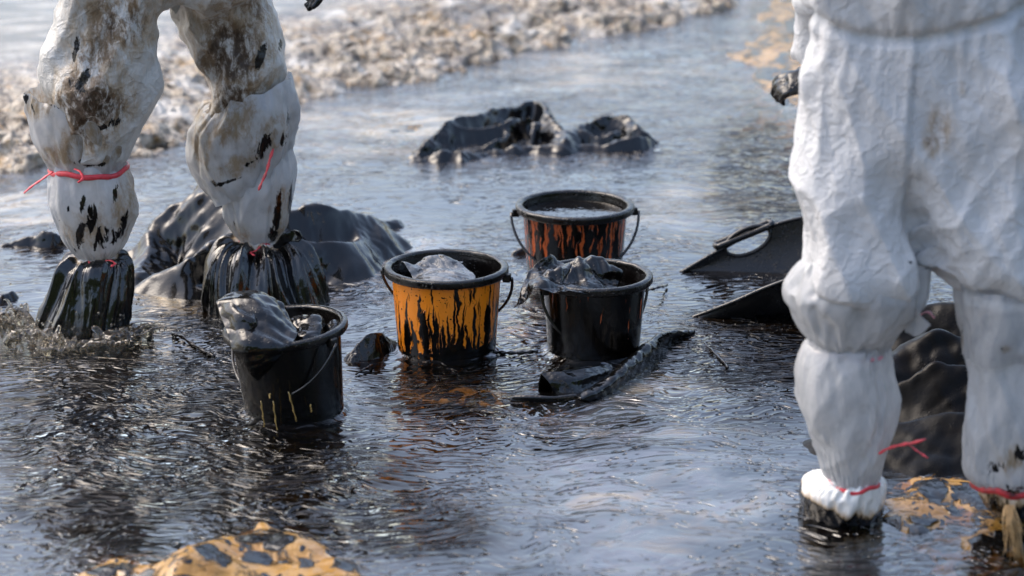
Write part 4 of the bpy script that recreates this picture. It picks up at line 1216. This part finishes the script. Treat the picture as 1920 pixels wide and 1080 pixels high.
sb = bag('shin_bag', st, BAG, W2, 15.9, tie_top=True, pamp=0.006, camp=0.006, f=8, reach=0.2)
tie(sb, YA, 904, 1553, 1648, ends=(([(1648, 850), (1672, 838), (1702, 832), (1736, 822)], -.06, .0052), ([(1670, 838), (1700, 834), (1722, 846), (1741, 860)], -.065, .0026)), mat=TIE, r=.0026)
foot_t = lambda V, t, a: np.clip(1.1 * sstep(0.34, 0.70, t + 0.35 * np.clip(-np.cos(a), 0, 1) * sstep(0.2, 0.7, t)) + 0.30 * np.clip(-np.cos(a), 0, 1) * sstep(0.1, 0.5, t), 0, 1.2)
st = stack([(898, 1557, 1643), (904, 1532, 1656), (920, 1515, 1662), (945, 1510, 1664), (975, 1512, 1664), (1000, 1518, 1662), (1022, 1530, 1656), (1045, 1545, 1645)], YA, (0.9, 1.2, 1.4, 1.5), 10, 52, yshift=(0, .04, .08, .10))
bag('boot_cover', st, COVER, W2, 17.3, tie_top=True, tie_bot=False, pleats=20, pamp=0.009, camp=0.009, f=13, reach=0.4, attrs=dict(tar=foot_t))

st = stack([(530, 1800, 1980), (560, 1797, 1985), (600, 1800, 1982), (640, 1800, 1978), (664, 1803, 1972)], YC, 0.9, 14, 48, tilt=(0, 0.004))
kb = bag('knee_bag', st, BAG_THIN, W2, 19.4, tie_bot=False, pamp=0.004, camp=0.012, f=10, top_wave=0.01, attrs=dict(tar=[(1885, 655, 12, 8, 0, .6), (1803, 620, 5, 40, 0, .55)], dirt=[(1800, 640, 14, 50, 0, .7), (1885, 655, 20, 14, 0, .8)]))
st = stack([(600, 1845, 1950), (650, 1830, 1962), (700, 1818, 1970), (760, 1810, 1972), (820, 1807, 1968), (880, 1812, 1960), (905, 1826, 1945)], YC, 0.9, 14, 48)
sb = bag('shin_bag', st, BAG, W2, 21.2, tie_top=True, pamp=0.006, camp=0.008, f=8, attrs=dict(dirt=[(1900, 860, 50, 40, 0, .8)], tar=[(1865, 880, 22, 28, 20, .85), (1912, 850, 20, 26, 0, .85), (1905, 915, 30, 16, 0, .7)]))
tie(sb, YC, 906, 1826, 1945, ends=(), mat=TIE_OILY)
st = stack([(898, 1828, 1942), (915, 1838, 1955), (940, 1846, 1965), (965, 1862, 1970), (1000, 1885, 1975), (1040, 1885, 1978), (1090, 1890, 1980)], YC, (0.9, 1.2, 1.4, 1.5), 10, 52, yshift=(0, .04, .08, .10))
bag('boot_cover', st, COVER, W2, 23.8, tie_top=True, tie_bot=False, pleats=20, pamp=0.009, camp=0.009, f=13, reach=0.4, attrs=dict(tar=cov(0.25, 0.62, 0.5)))
tuft = []
for i in range(46):
    r1 = random.Random(i)
    x0, x1 = 1888 + r1.uniform(-6, 12), 1888 + r1.uniform(-8, 34)
    y1 = 1005 + r1.uniform(-10, 55)
    P_ = catmull([tuple(atY(x0, 945 + r1.uniform(0, 14), YC - .125)), tuple(atY((x0 + x1) / 2 + r1.uniform(-5, 5), 980, YC - .15 + r1.uniform(-.01, .01))), tuple(atY(x1, y1, YC - .15 + r1.uniform(-.02, .02)))], 7)
    tuft.append(tubeV(P_, np.linspace(.0012, .0006, 7), 5))
Vt, Ft, b_ = [], [], 0
for v, f_ in tuft:
    Vt.append(v); Ft += [tuple(i + b_ for i in q) for q in f_]; b_ += len(v)
mk('straw_tuft', np.concatenate(Vt), Ft, STRAW, W2)
# ================================================================ PLASTIC, SCOOP, SPLASH
def heap(name, label, cat, ridges, mat, amp=0.012, f=8, seed=1, res=0.007, pad=0.16, lean=0.02, group=None, sharp=1.35, floor=-0.035, ex=0.10):
    R_ = []
    for pts, w in ridges:
        C_ = catmull([tuple(at(x, y, h)) for x, y, h in pts], 150)
        R_.append((C_, w))
    allp = np.concatenate([c for c, _ in R_])
    x0, x1 = allp[:, 0].min() - pad, allp[:, 0].max() + pad
    y0, y1 = allp[:, 1].min() - pad, allp[:, 1].max() + pad
    nx, ny = int((x1 - x0) / res), int((y1 - y0) / res)
    GX, GY = np.meshgrid(np.linspace(x0, x1, nx), np.linspace(y0, y1, ny))
    P = np.stack([GX.ravel(), GY.ravel(), 0 * GX.ravel()], 1)
    Pw = P + warp(P, 5, 0.03, seed)
    acc = np.zeros(len(P)); fold = np.zeros(len(P))
    for ri, (C_, w) in enumerate(R_):
        d2 = ((Pw[:, None, :2] - C_[None, :, :2]) ** 2).sum(2)
        k = d2.argmin(1)
        d = np.sqrt(d2[np.arange(len(P)), k])
        hh = (C_[k, 2] - floor) * np.exp(-(d / w) ** sharp)
        arc = np.concatenate([[0], np.cumsum(np.linalg.norm(np.diff(C_[:, :2], axis=0), axis=1))])
        sd = np.sign(np.cross(np.gradient(C_[:, :2], axis=0)[k], Pw[:, :2] - C_[k, :2]))
        q_ = np.stack([arc[k] * f * 2.6 + 0.6 * pn(P * 9 + ri), np.full(len(P), ri * 7.3 + seed) + sd * 2.0, d * 3.5], 1)
        pl = (0.55 - 2.2 * np.abs(pn(q_))) + 0.5 * (0.55 - 2.2 * np.abs(pn(q_ * 2.2 + 5)))
        fold = np.where(hh > acc, pl * sstep(0, 0.03, hh) * (0.35 + 0.65 * sstep(0.1 * w, 0.9 * w, d)), fold)
        acc = np.maximum(acc, hh) + 0.15 * np.minimum(acc, hh)
    up = sstep(0, 0.06, acc)
    h = floor + acc + up * (amp * 0.8 * crumple(P, 4, f * 0.7, seed) + amp * 1.15 * fold)
    V = P.copy(); V[:, 2] = h
    V += warp(np.stack([P[:, 0], P[:, 1], h], 1), 7, lean, seed + 5) * up[:, None] * np.array([1, 1, 0.4])
    Fq = gridF(ny, nx)
    keep = (h[Fq] > floor + 0.008).any(1)
    Fq = Fq[keep]
    used, inv = np.unique(Fq, return_inverse=True)
    V, Fq = V[used], inv.reshape(-1, 4)
    V, Fq = refine(V, Fq)
    N = normals(V, Fq)
    mod = np.clip(0.8 + 1.3 * pn(V * 5 + seed), 0.1, 1.8) * np.clip((V[:, 2] - floor) / 0.06, 0.1, 1)
    V = V + N * (amp * mod * (0.5 * crumple(V, 5, f * 1.6, seed + 11) + 0.50 * crumple(V, 5, f * 3.2, seed + 12) + 0.10 * crumple(V, 4, f * 7.5, seed + 13) + 1.1 * facets(V * np.array([1, 0.8, 1]) + warp(V, 4, .02), 0.085, seed % 60) / 0.085 ** 2 - 0.8 * facets(V + 1.3, 0.045, seed % 60 + 4) / 0.045 ** 2))[:, None]
    o = mk(name, V, Fq, mat)
    tag(o, label, cat, group)
    return o
heap('plastic_sheet', 'crumpled black plastic sheet looping out of the shallows below the surf line', 'plastic sheet', [
    ([(790, 285, .02), (830, 250, .05), (890, 216, .075), (985, 184, .085), (1015, 202, .08), (1045, 238, .05), (1062, 268, .03)], .040),
    ([(838, 246, .05), (900, 239, .055), (955, 226, .065), (1000, 206, .085)], .024),
    ([(800, 290, .02), (860, 284, .03), (950, 274, .025), (1050, 270, .03)], .045),
    ([(1060, 250, .04), (1120, 223, .055), (1185, 215, .065), (1203, 236, .05), (1230, 262, .01)], .042),
    ([(800, 262, .05), (860, 226, .07), (930, 205, .06)], .02), ([(890, 270, .03), (930, 252, .045), (960, 246, .03)], .018), ([(1000, 240, .05), (1030, 225, .06), (1040, 262, .03)], .02), ([(1085, 240, .05), (1130, 250, .04), (1170, 240, .05)], .016), ([(1130, 268, .025), (1190, 256, .045), (1222, 262, .02)], .018),
    ([(1090, 268, .02), (1150, 262, .03), (1210, 262, .02)], .04)], BLACK_BAG, 0.016, 8, 3, 0.009)
heap('plastic_bag', 'black plastic bag humped left of the standing boot, knotted neck on top', 'bag', [
    ([(262, 500, .03), (285, 432, .08), (330, 396, .12), (385, 386, .14), (435, 420, .12)], .085),
    ([(280, 520, .03), (355, 490, .08), (430, 440, .12)], .05),
    ([(300, 540, .012), (400, 538, .03), (430, 520, .05)], .045),
    ([(362, 356, .17), (384, 340, .20), (402, 358, .18)], .045),
    ([(352, 395, .13), (372, 375, .16)], .04)], BLACK_BAG, 0.011, 5, 14, 0.009)
heap('plastic_bag', 'grey-sheened black plastic bag spreading right of the standing boot', 'bag', [
    ([(530, 400, .13), (590, 378, .15), (640, 390, .13), (700, 418, .07), (738, 445, .015)], .085),
    ([(560, 440, .11), (620, 450, .09), (680, 455, .05), (735, 458, .015)], .07),
    ([(690, 402, .05), (740, 412, .02)], .045)], BLACK_BAG, 0.012, 6, 23, 0.009)
heap('plastic_bag', 'dark brown-black plastic bag lying between the legs of the worker seen from behind', 'bag', [
    ([(1680, 600, .14), (1780, 566, .17), (1890, 590, .15)], .14),
    ([(1640, 730, .06), (1700, 655, .12), (1780, 632, .15), (1880, 650, .12)], .13), ([(1680, 720, .08), (1760, 700, .11), (1850, 710, .10)], .07),
    ([(1650, 800, .05), (1760, 770, .08), (1850, 780, .06)], .12)], DULL_BAG, 0.007, 5, 31, 0.011)
Yf = 4.66
def pz(x, y, z): return at(x, y, z)
fs = sheet('folded_sheet', [
    [pz(1080, 742, .010), pz(1112, 724, .012), pz(1146, 702, .012), pz(1186, 668, .012), pz(1222, 640, .012), pz(1258, 622, .010), pz(1302, 620, .003)],
    [pz(1084, 744, .016), pz(1118, 722, .024), pz(1150, 699, .036), pz(1188, 664, .044), pz(1222, 636, .046), pz(1254, 621, .034), pz(1302, 622, .006)],
    [pz(1092, 748, .014), pz(1128, 730, .020), pz(1160, 710, .028), pz(1198, 678, .034), pz(1230, 650, .034), pz(1256, 630, .026), pz(1300, 625, .004)],
    [pz(1104, 752, .004), pz(1142, 738, .004), pz(1174, 718, .004), pz(1212, 688, .004), pz(1244, 660, .004), pz(1262, 638, .006), pz(1298, 628, .000)],
    [pz(1112, 756, -.012), pz(1160, 744, -.012), pz(1192, 724, -.012), pz(1228, 694, -.012), pz(1252, 666, -.012), pz(1268, 642, -.010), pz(1298, 632, -.01)]],
    70, 26, OIL_FILM, 'stiff black oily sheet folded to a pocket, floating in front of the right black bucket', 'plastic sheet', 0.004, 17, 40, 0.003, ex=0.05)
for ctrl in (
    [[pz(1014, 701, .046), pz(1060, 696, .046), pz(1102, 690, .040), pz(1146, 683, .020)],
     [pz(1026, 713, .036), pz(1064, 713, .034), pz(1106, 705, .030), pz(1148, 692, .016)],
     [pz(1034, 726, .022), pz(1068, 728, .018), pz(1108, 717, .016), pz(1148, 701, .010)],
     [pz(1036, 738, .006), pz(1070, 744, .003), pz(1112, 730, .004), pz(1148, 710, .004)]],
    [[pz(1014, 701, .046), pz(1060, 697, .045), pz(1102, 692, .038)],
     [pz(1010, 720, .022), pz(1056, 712, .022), pz(1100, 702, .020)],
     [pz(1009, 738, .000), pz(1056, 728, .000), pz(1100, 714, .000)]],
    [[pz(985, 732, .008), pz(1010, 736, .009), pz(1040, 738, .008), pz(1080, 737, .006)],
     [pz(966, 741, .011), pz(1000, 743, .012), pz(1036, 745, .010), pz(1084, 741, .008)],
     [pz(956, 751, .001), pz(992, 753, .001), pz(1036, 753, .001), pz(1086, 748, .001)]]):
    sheet('fold', ctrl, 50, 30, OIL_FILM, None, None, 0.0025, 18, 44, 0.003, parent=fs, ex=0.03)
G_ = 'scraps of black plastic in the water'
heap('plastic_scrap', 'black plastic scrap between the nearest bucket and the orange bucket', 'scrap', [
    ([(648, 668, .012), (668, 650, .03), (690, 630, .05), (715, 628, .045), (742, 634, .01)], .022), ([(660, 672, .01), (720, 650, .012)], .025)], OIL_FILM, 0.006, 14, 51, 0.005, 0.08, 0.006, G_)
heap('plastic_scrap', 'long low black scrap in the water behind the left boot of the oil-smeared worker', 'scrap', [
    ([(10, 452, .01), (60, 440, .025), (90, 432, .04), (122, 446, .02)], .03)], BLACK_BAG, 0.008, 10, 54, 0.006, 0.1, 0.008, G_)
heap('plastic_scrap', 'small black scrap at the far left edge of the picture', 'scrap', [([(-12, 552, .02), (8, 546, .02)], .025)], OIL_FILM, 0.006, 14, 57, 0.005, 0.07, 0.006, G_)
heap('plastic_scrap', 'small dark scrap left of the farthest bucket', 'scrap', [([(952, 468, .012), (968, 462, .02), (984, 466, .012)], .02)], OIL_FILM, 0.006, 14, 61, 0.005, 0.06, 0.006, G_)
heap('plastic_scrap', 'sliver of black plastic just right of the splashing boot', 'scrap', [([(236, 606, .006), (262, 611, .006)], .012)], OIL_FILM, 0.003, 14, 63, 0.004, 0.05, 0.004, G_)
def stick(pts, r, label, seed):
    P = catmull([tuple(at(x, y, h)) for x, y, h in pts], 24)
    P += warp(P, 22, 0.004, seed)
    V, Fc = tubeV(P, r * (1 + 0.35 * np.sin(np.arange(24) * 1.3 + seed)), 8)
    tag(mk('twig', V, Fc, OIL_FILM), label, 'twig', 'oily twigs and strands')
stick([(326, 627, .004), (350, 638, .006), (380, 656, .005), (402, 668, .003)], .0045, 'oily twig floating left of the nearest bucket', 1)
stick([(925, 659, .004), (965, 663, .004), (1010, 660, .004)], .004, 'thin black strand running right from the foot of the orange bucket', 2)
stick([(668, 702, .003), (688, 690, .008), (698, 684, .004)], .0028, 'short bent twig right of the nearest bucket', 3)
stick([(1205, 548, .02), (1232, 540, .03), (1250, 536, .004)], .003, 'tangled strand poking out right of the right black bucket', 4)
stick([(1318, 640, .003), (1345, 668, .003), (1366, 690, .002)], .003, 'thin strand floating below the lip of the scoop', 5)

# --- shell-shaped carrying scoop with two loop handles -------------------------
sc = thing('scoop_basket', 'black shell-shaped plastic scoop with two grips, half sunk beside the worker seen from behind', 'scoop', (0.63, 5.35, 0))
top = [(.425, 5.545, -.004), (.50, 5.565, .045), (.565, 5.578, .085), (.64, 5.585, .118), (.72, 5.58, .138), (.80, 5.545, .15), (.87, 5.46, .152), (.885, 5.35, .152),
       (.87, 5.24, .152), (.80, 5.165, .15), (.72, 5.13, .138), (.64, 5.125, .115), (.565, 5.13, .08), (.50, 5.14, .04), (.425, 5.16, -.004)]
bot = [(.425, 5.535, -.012), (.50, 5.53, -.028), (.565, 5.525, -.03), (.64, 5.52, -.03), (.70, 5.505, -.03), (.755, 5.47, -.03), (.79, 5.41, -.03), (.80, 5.35, -.03),
       (.79, 5.29, -.03), (.755, 5.235, -.03), (.70, 5.20, -.03), (.64, 5.185, -.03), (.565, 5.18, -.03), (.50, 5.175, -.028), (.425, 5.17, -.012)]
lng = lambda L: [(.425 + (x - .425) * 1.22, y, z) for x, y, z in L]
top, bot = lng(top), lng(bot)
nu_, nv_ = 300, 40
T_, B_ = catmull(top, nu_), catmull(bot, nu_)
v_ = np.linspace(0, 1, nv_)
S_ = B_[None] + (T_ - B_)[None] * v_[:, None, None]
bulge = np.sin(v_ * math.pi)[:, None] * 0.012
nrm_ = np.gradient(T_, axis=0); nrm_ = np.stack([-nrm_[:, 1], nrm_[:, 0], 0 * nrm_[:, 0]], 1); nrm_ /= np.maximum(1e-6, np.linalg.norm(nrm_, axis=1))[:, None]
S_ += bulge[:, :, None] * nrm_[None]
V = S_.reshape(-1, 3)
Fq = gridF(nv_, nu_)
hc = atY(1402, 452, 5.575)
ct = V[Fq].mean(1)
u_ = (ct[:, 0] - hc.x) * math.cos(.40) + (ct[:, 2] - hc.z) * math.sin(.40)
w_ = -(ct[:, 0] - hc.x) * math.sin(.40) + (ct[:, 2] - hc.z) * math.cos(.40)
HRX, HRZ = 0.061, 0.031
NEAR = 0.17                                  # the near grip sits farther back along its wall
far_ = ct[:, 1] > 5.35
du = np.where(far_, 0, -NEAR)
dzn = np.where(far_, 0, -0.012)
u2 = u_ + du * math.cos(.40) + dzn * math.sin(.40); w2 = w_ - du * math.sin(.40) + dzn * math.cos(.40)
Fq = Fq[((u2 / HRX) ** 2 + (w2 / HRZ) ** 2 > 1)]
sw = mk('side_wall', V, Fq, BLACK_PLASTIC, sc)
solid(sw, 0.004)
half = nu_ // 2
Fl = np.concatenate([B_[:half][None] * (1 - k) + B_[::-1][:half][None] * k for k in np.linspace(0, 1, 24)])
Fl = np.stack([Fl[:, 0], Fl[:, 1], Fl[:, 2] - 0.004], 1)
solid(mk('floor', Fl, gridF(24, half), BLACK_PLASTIC, sc), 0.004)
tube('lip', np.concatenate([T_ + [0, 0, 0.001]]), 0.0052, BLACK_PLASTIC, sc, 10)
def onwall(x, z, side):
    """point of the wall at (x, z): side +1 far, -1 near"""
    half_ = S_[:, :half] if side > 0 else S_[:, half:]
    q = half_.reshape(-1, 3)
    k = ((q[:, 0] - x) ** 2 + (q[:, 2] - z) ** 2).argmin()
    return q[k, 1]
for side in (1, -1):
    loop = []
    for k in range(48):
        a = 2 * math.pi * k / 48
        uu, ww = HRX * math.cos(a), HRZ * math.sin(a)
        x, z = hc.x + uu * math.cos(.40) - ww * math.sin(.40), hc.z + uu * math.sin(.40) + ww * math.cos(.40)
        if side < 0: x, z = x + NEAR, z + 0.012
        loop.append((x, onwall(x, z, side), z))
    loop = np.array(loop); loop[:, 1] = (np.roll(loop[:, 1], 2) + np.roll(loop[:, 1], -2) + loop[:, 1] * 2) / 4
    tube('hole_rim', loop, 0.0058, BLACK_PLASTIC, sc, 10, closed=True)
    # grip: a stadium-shaped ring with a sunk web, leaning along the wall's top edge
    p0 = atY(1349, 458, 5.578); p1 = atY(1440, 421, 5.590)
    if side < 0:
        p0 = Vector((p0.x + NEAR, 5.118, p0.z + .012)); p1 = Vector((p1.x + NEAR, 5.128, p1.z + .012))
    ax = (p1 - p0).normalized(); cr = Vector((0, 1, 0.25)).normalized()
    cr = (cr - ax * cr.dot(ax)).normalized()
    pts, hw = [], 0.010
    for k in range(16):
        a = math.pi / 2 + math.pi * k / 15
        pts.append(p0 + ax * (math.cos(a) * hw) + cr * (math.sin(a) * hw))
    for k in range(16):
        a = -math.pi / 2 + math.pi * k / 15
        pts.append(p1 + ax * (math.cos(a) * hw) + cr * (math.sin(a) * hw))
    P_ = catmull([tuple(p) for p in pts], 90, closed=True)
    gr = tube('grip', P_, 0.0085, BLACK_PLASTIC, sc, 10, closed=True)
    web = np.concatenate([np.array([tuple(p0 + (p1 - p0) * t + cr * s) for s in np.linspace(-hw, hw, 5)]) for t in np.linspace(-0.1, 1.1, 24)])
    web[:, 2] -= 0.003
    solid(mk('web', web, gridF(24, 5), BLACK_PLASTIC, gr), 0.006)

# --- splash thrown up by the boot at left --------------------------------------
m = Mat('splash_liquid')
o_ = m.obj()
SPL = m.out(m.mixs(0.72, m.pbr(col=(0.06, 0.042, 0.022), rough=0.06, spec=1.0, nrm=m.bump(m.noise(o_, 90, 2), 0.5, 0.003)), m.pbr(col=(0.92, 0.86, 0.74), rough=0.03, trans=1.0, ior=1.36)))
rq = random.Random(5)
Vs, Fs = [], []
fc = at(150, 640); 
def addtube(P, r, ns=7):
    v, f_ = tubeV(catmull(P, 12), np.interp(np.linspace(0, 1, 12), np.linspace(0, 1, len(r)), r), ns)
    Vs.append(v); Fs.append(f_)
for i in range(105):
    a = rq.uniform(math.pi * 0.92, math.pi * 2.1)
    rad = rq.uniform(0.075, 0.15)
    left = max(0, -math.cos(a))
    bx, by = fc.x - 0.005 + math.cos(a) * rad * (1 + 0.25 * left), fc.y + 0.01 + math.sin(a) * rad * 0.75
    hgt = rq.uniform(0.015, 0.06) * (0.7 + 0.9 * left)
    out = rq.uniform(0.0, 0.05)
    j = lambda s: rq.uniform(-s, s)
    addtube([(bx, by, -0.01), (bx + math.cos(a) * out * .4 + j(.012), by + math.sin(a) * out * .4 + j(.012), hgt * .55), (bx + math.cos(a) * out + j(.02), by + math.sin(a) * out + j(.02), hgt), (bx + math.cos(a) * out * 1.3 + j(.02), by + math.sin(a) * out * 1.3 + j(.02), hgt * rq.uniform(.5, 1.1))],
            [rq.uniform(.011, .019), rq.uniform(.007, .012), rq.uniform(.003, .006), .0018])
for i in range(14):
    a0 = math.pi * (0.95 + 1.15 * i / 13)
    bx, by = fc.x + math.cos(a0) * 0.10, fc.y + math.sin(a0) * 0.085
    j = lambda s: rq.uniform(-s, s)
    addtube([(bx, by, -.005), (bx + j(.03), by + j(.02), .012), (bx + 0.045 * math.cos(a0 + 1.6), by + .045 * math.sin(a0 + 1.6), 0.0)], [.016, .018, .014], 9)
for pts in ([(70, 606, .055), (40, 618, .05), (10, 636, .035), (14, 654, .03), (36, 652, .03), (58, 640, .035)], [(66, 590, .07), (46, 596, .07), (30, 604, .07)], [(30, 655, .03), (14, 672, .02), (5, 688, .01)], [(80, 650, .03), (62, 668, .02), (52, 690, .0)]):
    P_ = [tuple(atY(x, y, fc.y - 0.06)) for x, y, h in pts]
    addtube(P_, [rq.uniform(.0018, .0042) for _ in range(7)], 6)
Vb, Nb, Fb = remeshed(Vs, Fs, 0.0032, 4)
Vb = Vb + Nb * (0.0035 * fbm(Vb * 42, 2))[:, None]
spl = mk('splash', Vb, Fb, SPL)
tag(spl, 'spray of dirty oily water thrown up round the left black boot bag', 'splash', kind='stuff')
bmd = bmesh.new()
for i in range(170):
    a = rq.uniform(math.pi * 0.85, math.pi * 2.1)
    rad = 0.08 + abs(rq.gauss(0, 0.07))
    left = max(0, -math.cos(a))
    p = Vector((fc.x + math.cos(a) * rad * (1 + .5 * left), fc.y + math.sin(a) * rad * .9, abs(rq.gauss(0, .035)) * (1 + .6 * left)))
    bmesh.ops.create_icosphere(bmd, subdivisions=1, radius=rq.choice((.0014, .0018, .0022, .0030, .0040)), matrix=Matrix.Translation(p) @ Matrix.Diagonal((1, 1, rq.uniform(.8, 1.6), 1)))
md = bpy.data.meshes.new('droplets'); bmd.to_mesh(md); bmd.free()
md.polygons.foreach_set('use_smooth', [True] * len(md.polygons)); md.materials.append(SPL)
dr = bpy.data.objects.new('droplets', md); link(dr, spl)
dr['kind'] = 'stuff'
